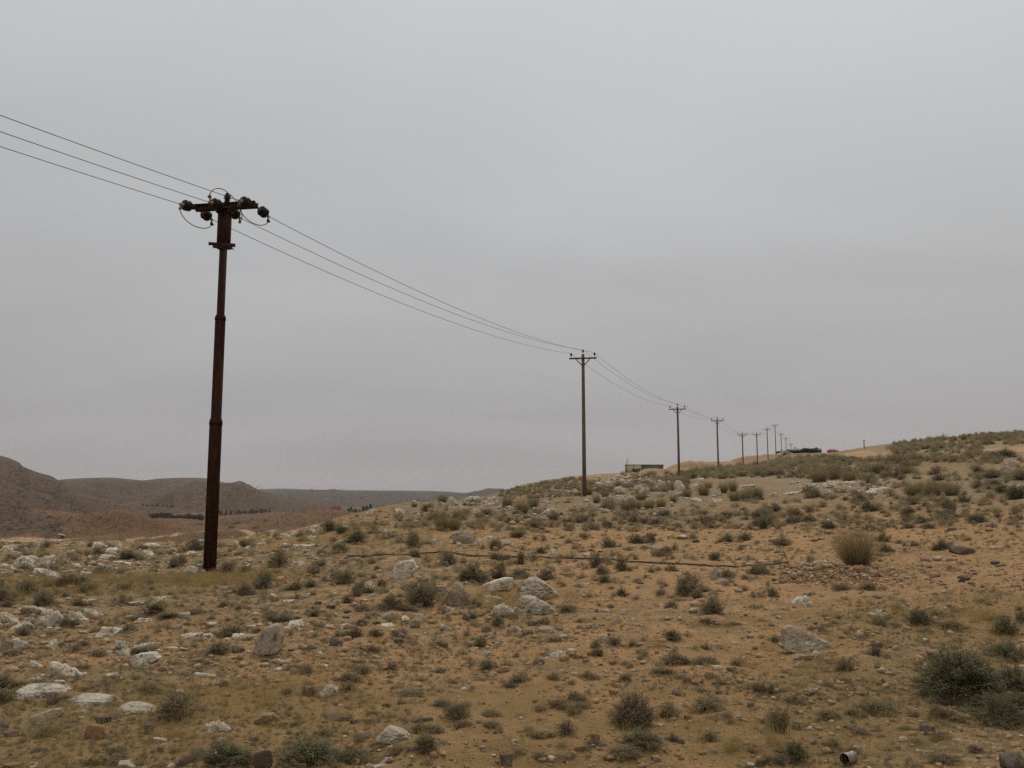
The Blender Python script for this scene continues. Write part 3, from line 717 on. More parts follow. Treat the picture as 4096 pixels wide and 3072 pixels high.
def shrub_geo(kind, rng, dens=1.0):
    """bush of unit width and unit height: (foliage, stems)"""
    ns = int({'g': 130, 'k': 120, 'b': 95}[kind] * dens)
    az = rng.uniform(0, 2 * math.pi, ns); ct = rng.uniform(.02, 1, ns) ** .8; st = np.sqrt(1 - ct ** 2)
    dirs = np.stack([st * np.cos(az), st * np.sin(az), ct], 1)
    lump = .82 + .30 * fbm(dirs * 1.6 + rng.uniform(0, 50), 3, int(rng.integers(1, 99))) + rng.uniform(-.22, .08, ns)
    tip = dirs * np.array((.54, .54, 1.05)) * lump[:, None]; tip[:, 2] = np.maximum(tip[:, 2], .05)
    base = np.stack([rng.normal(0, .12, ns), rng.normal(0, .12, ns), np.full(ns, -.05)], 1)
    mid = base * .4 + tip * .6 + np.array((0, 0, .10)) * rng.uniform(-.3, 1, (ns, 1)) + rng.normal(0, .03, (ns, 3))
    def on(i, t):
        t = t[:, None]; return (1 - t) ** 2 * base[i] + 2 * t * (1 - t) * mid[i] + t * t * tip[i]
    S = []
    idx = np.arange(ns)
    for t0, t1, w in ((0, .35, .011), (.35, .7, .008), (.7, 1, .005)):
        S.append(ribbons(on(idx, np.full(ns, t0)), on(idx, np.full(ns, t1)), np.full(ns, w), rng))
    nt = int({'g': 8, 'k': 8, 'b': 9}[kind])
    ti = np.repeat(idx, nt); tt = rng.uniform(.22, 1, len(ti)) ** .8
    p0 = on(ti, tt); sd = unit(tip[ti] - base[ti]); td = unit(sd * .9 + rng.normal(0, .6, p0.shape) + np.array((0, 0, .25)))
    tl = rng.uniform(.07, .20, len(ti)); p1 = p0 + td * tl[:, None] * np.array((.75, .75, 1.0)); p1[:, 2] = np.maximum(p1[:, 2], .01)
    S.append(ribbons(p0, p1, np.full(len(ti), .0032 if kind != 'b' else .0042), rng))
    nl = int({'g': 6, 'k': 8, 'b': 3}[kind])
    li = np.repeat(np.arange(len(ti)), nl); lt = rng.uniform(.1, 1.05, len(li))[:, None]
    lp = p0[li] * (1 - lt) + p1[li] * lt + rng.normal(0, .012, (len(li), 3)); lp[:, 2] = np.abs(lp[:, 2])
    ld = unit(td[li] * .7 + rng.normal(0, .6, lp.shape) + np.array((0, 0, .3)))
    Fo = leaves(lp, ld, rng.uniform(.025, .06, len(li)), rng.uniform(.004, .009, len(li)), rng)
    return Fo, cat(*S)

def rush_geo(rng, nb=900, spread=.5, thin=1.0, up=.8):
    az = rng.uniform(0, 2 * math.pi, nb); r = np.sqrt(rng.uniform(0, 1, nb)) * .24
    base = np.stack([r * np.cos(az), r * np.sin(az), np.full(nb, -.04)], 1)
    az2 = az + rng.normal(0, .5, nb); h = rng.uniform(.22, 1.0, nb) ** .9; out = rng.uniform(.02, spread, nb) * (r / .24 * .6 + .4)
    tip = base + np.stack([out * np.cos(az2), out * np.sin(az2), h], 1)
    mid = base * .55 + tip * .45 + np.array((0, 0, .16)) * h[:, None]
    tip[:, 2] -= .28 * out * rng.uniform(0, 1, nb); tip[:, 2] = np.maximum(tip[:, 2], .04)
    def on(t): return (1 - t) ** 2 * base + 2 * t * (1 - t) * mid + t * t * tip
    w = rng.uniform(.004, .008, nb) * thin
    return cat(*[ribbons(on(a), on(b), w * k, rng) for a, b, k in ((0, .35, 1), (.35, .7, .85), (.7, 1, .6))])

SHRUB = {}
for kd, cnt in (('g', 6), ('k', 3), ('b', 4)):
    SHRUB[kd] = []
    for k in range(cnt):
        rg = np.random.default_rng(500 + 13 * k + ord(kd)); fo, stt = shrub_geo(kd, rg, 1.0)
        V, Fq = cat(fo, stt); mi = np.r_[np.zeros(len(fo[1]), int), np.ones(len(stt[1]), int)]
        SHRUB[kd].append((mk_mesh('shrub_foliage', *fo, [M[kd]]), mk_mesh('shrub_stems', *stt, [M['stem']]), mk_mesh('shrub', V, Fq, [M[kd], M['stem']], mat_idx=mi), (V, Fq, mi)))
BIG = []
for k in range(2):
    rg = np.random.default_rng(900 + k); fo, stt = shrub_geo('g', rg, 2.2); BIG.append((mk_mesh('shrub_foliage', *fo, [M['b' if k else 'k']]), mk_mesh('shrub_stems', *stt, [M['stem']])))
RUSH = [mk_mesh('grass_tussock', *rush_geo(np.random.default_rng(700 + k), 900, .62, .8), [M['r']]) for k in range(4)]
RUSHHERO = mk_mesh('grass_tussock', *rush_geo(np.random.default_rng(740), 1500, .78, .55), [M['r']])
SEED = mk_mesh('seed_stalks', *rush_geo(np.random.default_rng(741), 420, .55, .5), [M['y']])
DRY = [mk_mesh('dry_grass_tuft', *rush_geo(np.random.default_rng(760 + k), 260, .75, .6), [M['y']]) for k in range(3)]

# ------------------------------------------------------------------ what stands where (tile coordinates of the photograph)
TILES = {'A': (0, 2100, .46293), 'B': (0, 2550, .46293), 'C': (1024, 2100, .46293), 'D': (1024, 2550, .46293), 'E': (2048, 2100, .46293), 'F': (2048, 2550, .46293),
         'G': (3072, 2100, .46293), 'H': (3072, 2550, .46293), 'M': (1050, 1880, .31646), 'N': (1700, 1900, .31646), 'O': (2400, 1880, .31646), 'P': (3000, 1700, .49548), 'W': (0, 1780, .6329)}
def parse(txt):
    out = []; t = None; kd = None
    for tok in txt.split():
        if tok[0].isalpha(): t, kd = tok[0], (tok[1:] or kd)
        else:
            a = [float(q) for q in tok.split(',')]; ox, oy, s = TILES[t]
            out.append([ox + a[0] * s, oy + a[1] * s, a[2] * s, a[3] * s, kd])
    return out
ROCK_TXT = '''
Aw 215,390,260,100 400,330,160,60 380,395,110,70 400,455,250,75 75,440,80,40 160,495,80,30 290,590,80,45 945,410,70,50 740,430,100,30 1645,418,140,62 720,685,100,45 270,778,240,75 80,842,170,80 415,882,225,110
240,850,100,50 180,912,180,60 660,825,180,65 580,866,180,45 800,772,190,45 1370,660,160,35 1140,692,190,30 1590,808,90,55 1250,835,170,30 980,947,280,70 820,967,80,30 1650,977,190,50 1800,970,140,35 1530,902,80,40 2095,1002,210,60
2170,877,130,20 180,1067,150,70 440,1072,120,70 1500,1067,120,25 1570,1060,70,20 870,200,130,45 1020,192,90,50 980,237,130,35 1310,190,130,30 1290,262,140,35 890,290,180,30 600,250,90,30 510,240,60,40 340,188,100,55 180,202,70,35 130,270,80,45 60,222,120,40
1500,240,80,35 1650,250,80,20 1380,270,50,20 2030,192,90,45 2120,140,70,30 1060,327,160,15 640,367,120,30 
At 60,1077,110,100 270,1042,100,55 160,415,120,40 1220,807,130,65
Bw 1060,150,190,105 1240,110,210,70 310,262,110,50 540,340,290,105 680,195,80,35 640,230,60,30 1875,815,220,95 1390,890,140,30 960,340,160,40 1770,350,170,50 
Bt 1560,490,120,60 960,982,60,55 720,660,70,40 700,702,60,30 1420,925,70,25 465,890,60,30 300,1118,240,50 1090,1135,180,90 1600,1118,280,50
Bd 900,742,150,80 620,782,150,50 30,790,80,70 90,862,130,60 280,790,90,30 1280,830,80,85 360,387,90,25 2060,130,100,60 1000,467,40,25 1730,507,90,40 1935,432,80,60
Bo 830,882,180,140 1700,212,100,40 100,1122,120,45 580,1062,40,30 1955,512,80,45 1530,905,60,40
Cw 2050,662,140,50 2130,792,170,90 1060,362,50,30 870,387,45,25 1345,467,60,25 640,682,70,45 285,677,110,35 430,627,80,35 155,627,70,30 1040,792,90,45 1145,797,80,45 1415,787,70,25 1290,827,70,35 1120,877,170,35 775,887,110,35 340,882,180,50 265,897,90,25
1635,912,90,50 1705,917,45,40 365,1075,70,40 1740,942,70,25 375,347,120,35 910,212,70,20 160,102,90,25 250,107,110,35 335,92,90,40 475,137,80,40 480,52,100,40 540,92,50,20 770,42,80,30 400,190,150,20 300,186,130,20 520,184,120,20 50,172,80,30 725,252,60,20 1440,187,60,20 1545,162,60,40 
470,447,50,15 970,532,90,40 1005,622,60,30 640,432,40,40 1680,762,70,50 2000,117,90,20 2170,167,100,25
Ct 1165,107,140,70 1580,640,190,120 
Cl 1790,157,190,95
Cd 500,427,110,80 535,692,60,35 1815,827,70,65 1205,967,75,60 480,1082,80,50 2000,922,60,40 1040,862,70,40 690,1047,110,75 1375,892,90,50 650,722,80,35
Dd 700,722,200,75 840,747,60,45 1410,737,120,60 1480,722,90,40 1625,82,65,40 1125,602,70,45 1355,167,50,25 835,172,40,25 1520,172,40,30 75,222,70,40 2160,1115,120,110 60,1138,160,180 1960,992,60,30
Dt 920,872,170,80 90,742,210,90 1740,442,110,40 1740,522,60,30 1990,152,150,40 2090,72,70,40
Dw 1135,1087,100,55 1080,1130,140,50 570,242,130,25 430,842,130,25 
Dl 640,512,130,110
Do 960,737,70,55 2140,302,100,60 240,762,70,50 400,802,40,35 580,792,50,30
Et 1290,272,180,110 160,722,300,110 1820,517,140,55 270,262,1,1 
Ew 585,532,160,25 340,262,70,45 640,262,90,20 955,777,100,45 770,1022,160,70 40,1042,80,20 1715,187,60,25 40,912,80,40
El 30,782,80,80 300,932,150,60
Ed 140,947,90,45 180,872,90,50 2130,832,50,25 1450,782,50,30
Eo 650,572,45,25 1910,537,40,20 860,922,80,40 130,392,70,25 
Fw 400,177,130,60 310,152,60,60 265,867,80,30 1480,507,50,40 
Fo 455,202,90,50 720,887,90,80 580,977,100,50 1520,707,70,50 1465,667,50,25 870,497,70,60 1180,377,80,35 100,147,60,25 1595,422,45,25 805,372,40,40 1320,832,60,30 1400,837,50,30 1770,832,70,40 660,1042,60,50 840,1082,50,30 70,822,60,40 240,722,50,35 2120,97,50,25 1700,347,80,60
Fd 235,227,90,50 2150,1115,90,70 1900,302,90,50 1660,1118,80,20
Ft 425,302,80,30
Gd 1675,257,180,70 1700,487,100,40 
Go 795,442,100,90 1570,312,70,30 1100,772,50,40 1480,247,30,30
Gw 280,682,150,60 960,792,80,50 690,887,70,25 1000,322,60,25
Ht 275,192,120,50 1375,1007,110,50 1990,987,110,55 1520,842,90,50 1655,687,40,20 1640,887,120,35
Hd 360,202,80,55 20,132,40,30 1375,842,120,90 710,802,110,50 830,502,80,35 2130,1140,220,165
Ho 695,397,60,60 600,457,70,45 1250,852,80,50 1270,802,60,40 860,767,40,40 605,757,45,35 2140,952,100,50 1985,1037,120,35 1715,742,60,30 1850,862,90,50 1720,872,60,30 625,377,30,30
Mw 165,842,140,40 400,792,70,40 300,842,90,40 400,832,120,40 610,792,110,45 620,892,120,50 1195,605,50,50 1245,632,60,60 1295,632,60,55 1360,570,140,60 1735,562,110,60 1840,532,90,60 2010,452,100,30 2065,442,60,35 2160,442,90,30 1985,557,80,40 1930,572,60,50 1660,592,90,25 1010,757,110,35 700,827,70,25 1000,922,160,30 
Mo 2120,522,80,50 
Mt 1630,852,200,90
Nw 360,370,120,75 360,400,100,30 680,342,80,40 590,387,80,40 830,352,150,60 880,382,100,40 200,422,100,70 450,427,70,50 20,372,60,30 100,372,80,25 660,482,100,45 600,432,80,30 1200,252,70,40 1240,292,120,25 1370,262,50,30 1570,267,70,40 1900,242,90,50 1945,262,60,50 1570,482,150,50 1610,432,80,30 1750,482,100,30 
1665,492,80,20 1860,462,60,35 2090,417,100,50 2120,442,60,30 1240,567,80,35 1760,542,60,30 1830,532,50,30 1520,572,50,30 1580,562,40,25 1500,302,40,25 130,872,70,50 680,827,60,25 2200,322,80,70
Nl 1660,262,150,80 
Nt 1800,272,170,80 265,452,70,90 70,472,70,60 1400,497,140,90 1040,887,120,30
Ow 250,302,150,80 420,232,150,40 480,272,180,60 560,302,130,55 390,312,80,35 840,242,120,70 985,262,160,100 770,332,90,40 700,312,50,25 1010,332,120,40 1480,322,130,60 1060,387,130,40 1215,402,130,40 1380,372,110,30 1480,402,120,30 275,442,90,100 385,402,110,55 880,302,120,30 1850,217,200,25 1750,137,90,15 1890,192,90,20 70,532,120,35 210,502,60,25 570,662,65,35 300,652,50,18 
900,567,50,30 1215,572,60,25 1640,612,80,18 2180,342,70,40 1240,152,140,35 720,182,80,20 1180,242,120,50
Pw 740,492,200,30 830,496,100,25 640,490,100,25 500,507,100,25 1030,547,170,30 1060,532,140,30 190,582,70,30 340,557,120,15 700,557,90,12
Pd 1610,750,150,30
Pt 2110,387,180,105 1720,742,110,70
Wt 1015,543,24,12'''
SHRUB_TXT = '''
Ag 210,260,110,60 390,270,150,50 1110,300,230,100 1205,210,110,60 860,425,120,90 1040,420,90,45 1120,450,90,40 1505,370,110,110 1540,495,120,70 650,530,260,110 240,600,180,130 390,700,190,150 90,640,150,90 1330,770,250,120 1450,810,180,60 790,700,80,50 850,610,130,60 1970,405,160,100 2120,605,180,130 2000,960,220,110 1960,700,130,60 2130,730,150,50 1700,770,180,60 270,400,120,60
490,390,110,50 400,500,130,50 820,280,80,30 1600,220,110,50 2110,190,140,70 1440,250,100,40 200,960,130,90 1680,1060,120,60 1960,270,120,40 660,1075,80,60 1590,590,120,60
Ab 655,310,120,60 1300,510,100,60 630,690,100,60 560,620,90,40 1055,640,70,60 1265,610,80,40 420,535,70,50 560,340,60,40 1360,330,80,30 1450,900,70,50 870,860,80,40
Bk 1950,1112,390,185
Bg 1500,720,330,260 400,870,250,120 1890,140,220,110 1000,1100,280,80 1220,1110,110,80 1280,490,250,90 2080,450,100,40 100,160,150,60
Bb 650,130,90,80 850,165,160,70 1290,100,80,40 470,530,120,70 230,560,70,60 740,270,130,50
Cg 200,370,210,180 70,550,220,190 870,155,170,130 720,235,170,110 1230,160,100,80 1360,185,120,130 1450,170,110,70 1660,345,170,150 1380,280,130,80 1060,260,150,50 2065,215,130,110 770,510,200,140 340,560,150,70 2080,300,160,70 1490,365,110,50 890,450,90,40 230,840,180,80 130,800,180,60 490,860,110,50 970,590,150,70 590,385,70,40 820,980,180,80 300,960,80,70 2090,880,140,130 1940,1060,110,120 620,800,90,60
1180,390,90,40 1645,470,130,50 400,140,90,50 580,250,90,50 430,250,70,40 1430,705,280,250
Ck 1860,490,240,150
Cb 1180,735,330,170 1020,465,90,50 920,525,80,50 550,360,110,50 770,340,100,60 1030,960,130,70 480,610,90,40 2090,470,200,150 1050,390,90,50 1790,330,80,30
Dg 1230,440,140,60 1330,510,230,50 1600,600,200,70 820,385,230,80 1420,830,180,90 1990,280,160,100 1850,210,70,60 1590,470,80,35 910,225,120,50 1060,290,110,40 1700,400,150,50 1480,1110,140,60 310,620,50,40
Dk 420,1092,500,200 830,1085,260,140 1725,715,200,160 1480,1000,220,130
Db 1760,785,150,70 450,510,220,120 1860,470,100,40 360,760,120,50 1250,580,90,50 790,540,80,50 690,590,50,30 2110,830,100,80
Eg 840,195,180,90 1080,160,180,90 1200,150,90,110 1860,145,140,80 2015,135,150,80 490,160,90,50 610,105,90,50 550,210,110,50 305,215,80,50 870,265,110,60 780,430,160,90 1520,600,270,190 1665,570,120,60 1740,770,240,180 1380,715,120,80 1265,610,80,60 1750,305,110,90 2120,430,160,120 70,460,160,100 460,765,120,90 80,340,100,130 1860,460,170,80 720,1070,110,90 1140,1010,90,60
Ek 1380,1000,150,110
Eb 1560,120,110,60 270,140,70,60 1400,220,80,60 720,370,130,140 950,400,140,150 1375,400,150,70 1970,220,100,50 310,470,150,130 600,460,130,40 1080,495,90,40 860,555,80,30 390,330,110,60 190,310,120,70 430,290,90,40 1070,300,70,60 660,630,100,60 1900,870,100,40 2090,720,130,40 2010,570,90,40 2150,620,120,60 1670,1080,130,50 1040,1050,140,60
Fg 1400,240,280,110 1680,230,220,80 980,380,160,90 545,550,180,100 1680,650,290,170 1360,700,170,130 970,1060,260,120 2150,480,160,110 740,160,150,70 1310,320,200,60 590,620,170,60
Fk 1150,970,330,130 
Fb 400,620,180,100 360,370,150,70 660,370,200,90 520,410,80,40 470,850,190,160 880,240,110,50 1020,270,80,60 240,1060,240,50 150,820,120,60 710,940,160,60 1090,140,80,40 1540,390,100,50 1510,790,70,40 60,1020,120,60
Gg 130,180,160,90 360,320,90,80 45,620,110,90 960,870,170,90 1460,800,130,80 640,565,170,70 870,565,150,70 1010,235,130,80
Gk 990,145,130,70 1500,215,140,80 1320,870,200,130 2060,950,250,150
Gb 1580,205,90,50 1270,185,140,50 1130,160,80,40 1720,140,70,40 1600,920,260,110 2190,840,100,130 1130,745,100,80 440,910,150,40 230,720,60,25 630,980,60,30 500,800,70,30 610,810,60,40 960,270,120,50
Hg 930,680,330,130 530,710,230,90 1500,700,240,100 1530,770,110,70 100,830,200,280 30,490,90,100
Hk 2000,430,300,190 1900,610,240,120 1420,560,240,110 2150,640,260,150 250,1080,220,160 2040,770,420,260 2130,480,260,230 2060,200,340,200
Hb 680,290,200,130 1540,590,220,100 220,580,200,70 250,800,140,80 780,850,180,50 560,950,170,80 100,1100,200,80 1800,1000,160,90 1500,1100,300,100 1220,1110,120,60 950,810,100,60 1040,1060,80,30 920,160,150,130
Mk 860,775,220,140 980,720,150,80 1130,710,150,90
Mg 1185,920,240,170 1900,910,180,150 1730,910,140,90 2040,710,120,90 490,910,110,80 90,920,130,60 240,810,120,40 1390,720,60,50 
Mb 1740,650,90,40 1830,660,80,40 1470,800,100,40
Ng 560,630,160,60 1060,700,180,80 1170,790,230,100 1310,700,130,50 1450,600,120,70 2100,690,220,90 890,930,180,140 1820,860,130,60 2010,790,110,50 1910,930,140,60 1550,930,90,60 880,500,110,50 1600,610,160,50 1660,180,110,60 1590,320,90,60 1990,470,150,40 1800,690,150,40 
Nb 1400,820,110,50 1500,850,90,70 960,580,120,50 870,660,150,50 1740,800,80,30 760,580,170,40
Og 1420,470,160,70 1720,470,180,70 1740,580,190,90 1350,680,170,130 1470,620,120,80 2090,540,170,70 1050,530,110,60 190,640,140,60 420,780,230,80 720,720,130,40 570,625,100,30 1520,710,100,30 70,680,80,50
Ok 2070,740,160,130 
Ob 1170,460,100,40 1230,490,90,40 1170,515,70,30 1610,580,110,40 1900,760,130,80 1970,640,90,40 1790,710,90,40 360,580,90,50 440,610,90,50 540,570,90,40 650,690,100,60 690,560,90,40 760,610,90,40 960,560,80,30
Pk 1760,155,70,30 2160,600,200,110 2030,550,140,70 1035,395,140,90
Pg 400,380,70,60 310,425,90,40 1110,420,140,70 1970,270,120,70 2060,260,160,80 1860,320,100,50 1810,355,120,50 1950,430,150,80 1960,490,160,60 950,700,170,100 640,840,140,80 140,810,160,100 1230,640,100,70 1190,670,90,40 1590,670,130,80 1740,680,90,60 1830,790,180,90 620,590,140,50
Pb 960,770,110,60 1410,660,80,60 1600,790,160,70 1370,690,70,40 1450,710,80,40 1260,760,110,80 770,610,90,40 900,620,150,60 1500,450,120,60
'''
RUSH_TXT = '''
Mr 1920,470,90,60
Nr 220,345,150,95 470,305,90,75 215,700,220,170 370,705,200,165 190,590,240,130 440,558,230,115 1040,402,190,130 1230,492,230,180 1370,425,170,150 2060,250,170,120 2170,355,120,100 1270,240,100,50 1810,187,110,32
Or 60,352,150,90 110,492,230,120 320,522,160,130 520,382,190,100 450,502,220,125 620,492,190,110 770,472,170,115 930,412,110,90 1100,342,140,100 1310,322,190,140 1370,232,120,80 1560,292,160,130 1680,272,140,130 1700,392,190,120 1850,392,190,140 2000,372,160,130 860,262,110,60 240,212,130,70 1070,122,150,70 830,152,200,50 960,142,130,50 1550,112,160,60 670,52,110,40 510,82,130,30
Pr 1330,577,190,115 1480,580,190,125 1630,572,170,105 560,462,180,110 680,442,150,125 800,462,150,105 1150,322,150,90 1230,316,120,80 1350,302,150,75 1270,392,170,68 30,600,150,100'''
DRY_TXT = '''
Ay 1850,455,150,55 1750,430,140,40 700,560,160,50
By 1450,880,200,110 1340,860,180,90 1600,900,170,90 1250,930,150,60 350,910,140,80 1560,860,160,100
Dy 120,600,200,100 30,620,160,90 1100,960,140,110 1440,860,120,110 
Ey 1220,1070,200,110 400,905,130,100 1170,785,140,45 1290,1060,130,80 
Fy 2040,262,200,100 1950,1000,300,190 1880,1010,220,150 2120,1020,220,170 1700,262,120,60 
Gy 1900,835,260,120 1790,850,180,80 620,665,140,40 2000,830,160,80
Hy 450,210,240,110 560,240,190,110 380,330,170,90 330,270,200,100 700,300,160,100 60,960,240,140 180,960,160,110 30,900,160,120 1020,560,120,60'''
rocks = [r for r in parse(ROCK_TXT) if r[2] > 2]; shrubs = parse(SHRUB_TXT); rushes = parse(RUSH_TXT); drys = parse(DRY_TXT)
# boulders with a shape of their own: tile, centre, base, width, height, shape, label
HEROES = [('G', 325, 1096, 460, 250, 'wedge', 'big grey wedge-shaped boulder, high at its left end, nearest large rock on the right'),
 ('C', 1730, 692, 240, 192, 'pyramid', 'tan pyramid-shaped boulder leaning on a darker rock beside a tall open bush'),
 ('C', 2085, 574, 285, 115, 'slab', 'long pale slab lying level with a rounded right end'),
 ('D', 110, 142, 235, 250, 'upright', 'upright blocky boulder with a pale top and dark tan front'),
 ('C', 1285, 462, 230, 165, 'block', 'large angular boulder with a white top, standing just in front of the black hose'),
 ('E', 240, 640, 390, 190, 'lichen', 'largest lichen-blotched boulder in the middle rock group'),
 ('E', 240, 774, 310, 140, 'triangle', 'pale triangular boulder at the front of the middle rock group'),
 ('B', 390, 732, 305, 142, 'long', 'smooth pale loaf-shaped stone tilted upward to the right'),
 ('B', 345, 522, 520, 135, 'dome', 'broad low whitish rock dome streaked with grey lichen, upper of three domes'),
 ('B', 790, 592, 470, 118, 'dome', 'middle of the three low whitish rock domes in dry grass'),
 ('B', 1195, 652, 370, 112, 'dome', 'right of the three low whitish rock domes, partly behind thin grey bush'),
 ('B', 1250, 240, 260, 130, 'block', 'rounded white-topped rock with a dark tan underside'),
 ('D', 1195, 896, 330, 150, 'triangle', 'humped pale rock with tan stains in the bottom foreground'),
 ('N', 600, 385, 260, 110, 'crevice', 'pale rock outcrop with a dark crevice on the ridge top'),
 ('E', 1765, 470, 120, 115, 'triangle', 'tan pointed rock half hidden by a bush just below the hose'),
 ('N', 450, 868, 190, 112, 'pyramid', 'big rounded grey boulder below the rush clumps'),
 ('N', 590, 848, 110, 80, 'long', 'smaller grey boulder touching the big rounded one')]
LAND = [('rusty pole foot', 838, 2280), ('wedge boulder', 3222, 2560), ('pyramid boulder', 1825, 2390), ('long pale slab', 1990, 2350), ('upright blocky boulder', 1075, 2590), ('white-topped angular boulder', 1619, 2290), ('middle rock group', 2150, 2420),
        ('loaf-shaped stone', 180, 2870), ('three low domes', 380, 2800), ('humped foreground rock', 1575, 2940), ('tall straw tussock', 3430, 2240), ('rubble patch', 3480, 2310), ('hose end', 3150, 2256), ('ridge-top outcrop', 1890, 2005), ('second pole foot', 2337, 1975), ('third pole foot', 2716, 1900), 
        ('large foreground bush', 3850, 2760), ('rounded grey boulder', 1855, 2165), ('rush thicket', 2560, 2025), ('dark slab on open soil', 3848, 2210), ('tilted can', 3418, 3060), ('dark twiggy bush', 2520, 2880), ('red car', 3330, 1805), ('dark brown boulder', 4045, 1880), ('hose beside pole', 930, 2205), ('white-roofed hut', 248, 2140), ('broad green rushes', 3730, 1975), ('bottom left corner', 60, 3040), ('bottom right corner', 4040, 3040), ('dark slab in gravel', 1350, 2875), ('left edge outcrop', 100, 2270), ('cluster of white rocks', 190, 2490)]
# ------------------------------------------------------------------ placing
def scale_at(P): return (P[1] * CP + (P[2] - EYE) * SP) / F
PLACED = []      # things to be labelled: (object, kind word, px, py, area)

def rock_xform(px, py, w, h, hero=False, dep=.75):
    P = hit(px, py)[0]
    if np.isnan(P[0]): return None
    m = scale_at(P); W = w * m; ang = math.atan2(EYE - P[2], P[1]); sa = max(math.sin(ang), 0)
    H = max(.34 * h * m, (h * m - .42 * W * sa) / max(math.cos(ang), .5))
    f = (P[1] + W * dep * .38) / P[1]; x, y = P[0] * f, P[1] * f
    return (x, y, float(ground_z(x, y))), W, H

rk = []
for px, py, w, h, kd in rocks:
    t = rock_xform(px, py, w, h)
    if t: rk.append((w * h, px, py, w, h, kd, t))
rk.sort(key=lambda q: -q[0])
print('rocks', len(rk), 'shrubs', len(shrubs), 'rushes', len(rushes))
adj = {'w': 'whitish', 't': 'tan', 'd': 'dark grey-brown', 'o': 'orange', 'l': 'lichen-blotched grey'}
for n_, (ar, px, py, w, h, kd, ((x, y, zz), W, H)) in enumerate(rk[:283]):
    me = ROCKS[kd][n_ * 5 % len(ROCKS[kd])]
    fw = 1.14 if kd == 'w' else 1.03; fh = 1.3 if kd == 'w' else 1.05; W *= fw; H *= fh
    o = link('rock', me, None, (x, y, zz - .01)); o.scale = (W, W * random.uniform(.75, 1.15), H)
    o.rotation_euler = (random.uniform(-.06, .06), random.uniform(-.06, .06), random.choice((0, math.pi)) + random.uniform(-.35, .35))
    tag(o, None, 'rock', 'rocks on the stony ground')
    sz = 'big ' if ar > 9000 else ('small ' if ar < 900 else '')
    PLACED.append((o, f'{sz}{adj[kd]} rock', px, py - h / 2))
for t, cx, by, w, h, key, lab in HEROES:
    ox, oy, s = TILES[t]; px, py = ox + cx * s, oy + by * s
    (x, y, zz), W, H = rock_xform(px, py, w * s, h * s)
    o = link('boulder', HERO[key], None, (x, y, zz - .02)); o.scale = (W, W, H * 1.04)
    if key == 'dome': o.rotation_euler = (0, 0, {345: .1, 790: -.2, 1195: 2.9}[cx])
    tag(o, lab, 'boulder', 'boulders with a shape of their own')

# --- shrubs
def shrub_xform(px, py, w, h):
    P = hit(px, py)[0]
    if np.isnan(P[0]): return None
    m = scale_at(P); W = w * m; ang = math.atan2(EYE - P[2], P[1]); sa = max(math.sin(ang), 0)
    H = max(h * m * .62, h * m - .28 * W * sa)
    f = (P[1] + W * .30) / P[1]; x, y = P[0] * f, P[1] * f
    return (x, y, float(ground_z(x, y))), W, H
fill = []
rs = np.random.default_rng(77)
def scatter(poly, n, wlo, whi, kinds, asp=(.4, .7)):
    """random scrub where the photograph is thick with it: poly in photo pixels"""
    poly = np.array(poly, float); lo, hi = poly.min(0), poly.max(0); got = 0
    while got < n:
        p = rs.uniform(lo, hi); ins = False; j = len(poly) - 1
        for i in range(len(poly)):
            (xi, yi), (xj, yj) = poly[i], poly[j]
            if (yi > p[1]) != (yj > p[1]) and p[0] < (xj - xi) * (p[1] - yi) / (yj - yi) + xi: ins = not ins
            j = i
        if not ins: continue
        if p[0] > 3930 and 1782 < p[1] < 1816 or 3390 < p[0] < 3580 and 1806 < p[1] < 1834: continue
        got += 1; w = wlo * (whi / wlo) ** rs.uniform(0, 1); fill.append([p[0], p[1], w, w * rs.uniform(*asp), kinds[int(rs.integers(len(kinds)))]])
scatter([(3560, 1785), (3800, 1755), (4096, 1732), (4096, 1860), (3700, 1850), (3500, 1850)], 380, 14, 46, 'ggkbg')
scatter([(3560, 1781), (3700, 1760), (3900, 1741), (4096, 1730), (4096, 1736), (3900, 1747), (3700, 1766), (3560, 1786)], 130, 10, 26, 'gkb')
scatter([(3040, 1870), (3200, 1838), (3400, 1836), (3560, 1850), (3700, 1860), (3480, 1920), (3150, 1915), (2980, 1910)], 330, 16, 52, 'ggkbg')
scatter([(2760, 1895), (3040, 1862), (3200, 1836), (3120, 1900), (2900, 1915), (2740, 1915)], 300, 14, 44, 'ggkg')
scatter([(2000, 1972), (2100, 1944), (2200, 1924), (2300, 1912), (2400, 1930), (2330, 1985), (2150, 1995), (2000, 1995)], 600, 8, 24, 'gbgb')
scatter([(2380, 1960), (2560, 1925), (2740, 1915), (2760, 1960), (2600, 1975), (2400, 1985)], 150, 14, 46, 'ggbk')
scatter([(2950, 2010), (3300, 1960), (3700, 1870), (4096, 1890), (4096, 2080), (3600, 2130), (3000, 2110)], 270, 20, 66, 'ggbbg')
scatter([(2050, 2060), (3500, 2030), (4096, 2050), (4096, 2110), (3000, 2130), (2050, 2130)], 170, 14, 44, 'gbbg')
scatter([(1800, 2050), (2300, 2040), (2900, 2060), (2980, 2120), (2100, 2130), (1750, 2130)], 150, 20, 60, 'gbgb')
scatter([(0, 2190), (700, 2180), (1500, 2080), (1800, 2030), (1800, 2120), (1000, 2230), (0, 2280)], 160, 18, 60, 'ggbk')
scatter([(2450, 1905), (2560, 1906), (2760, 1880), (3000, 1862), (3100, 1838), (3300, 1826), (3500, 1836), (3560, 1850), (3200, 1850), (2800, 1905), (2600, 1920)], 300, 12, 36, 'ggkb')
scatter([(0, 2280), (1500, 2200), (2600, 2200), (3000, 2350), (2000, 2560), (0, 2560)], 300, 20, 66, 'gbbg')
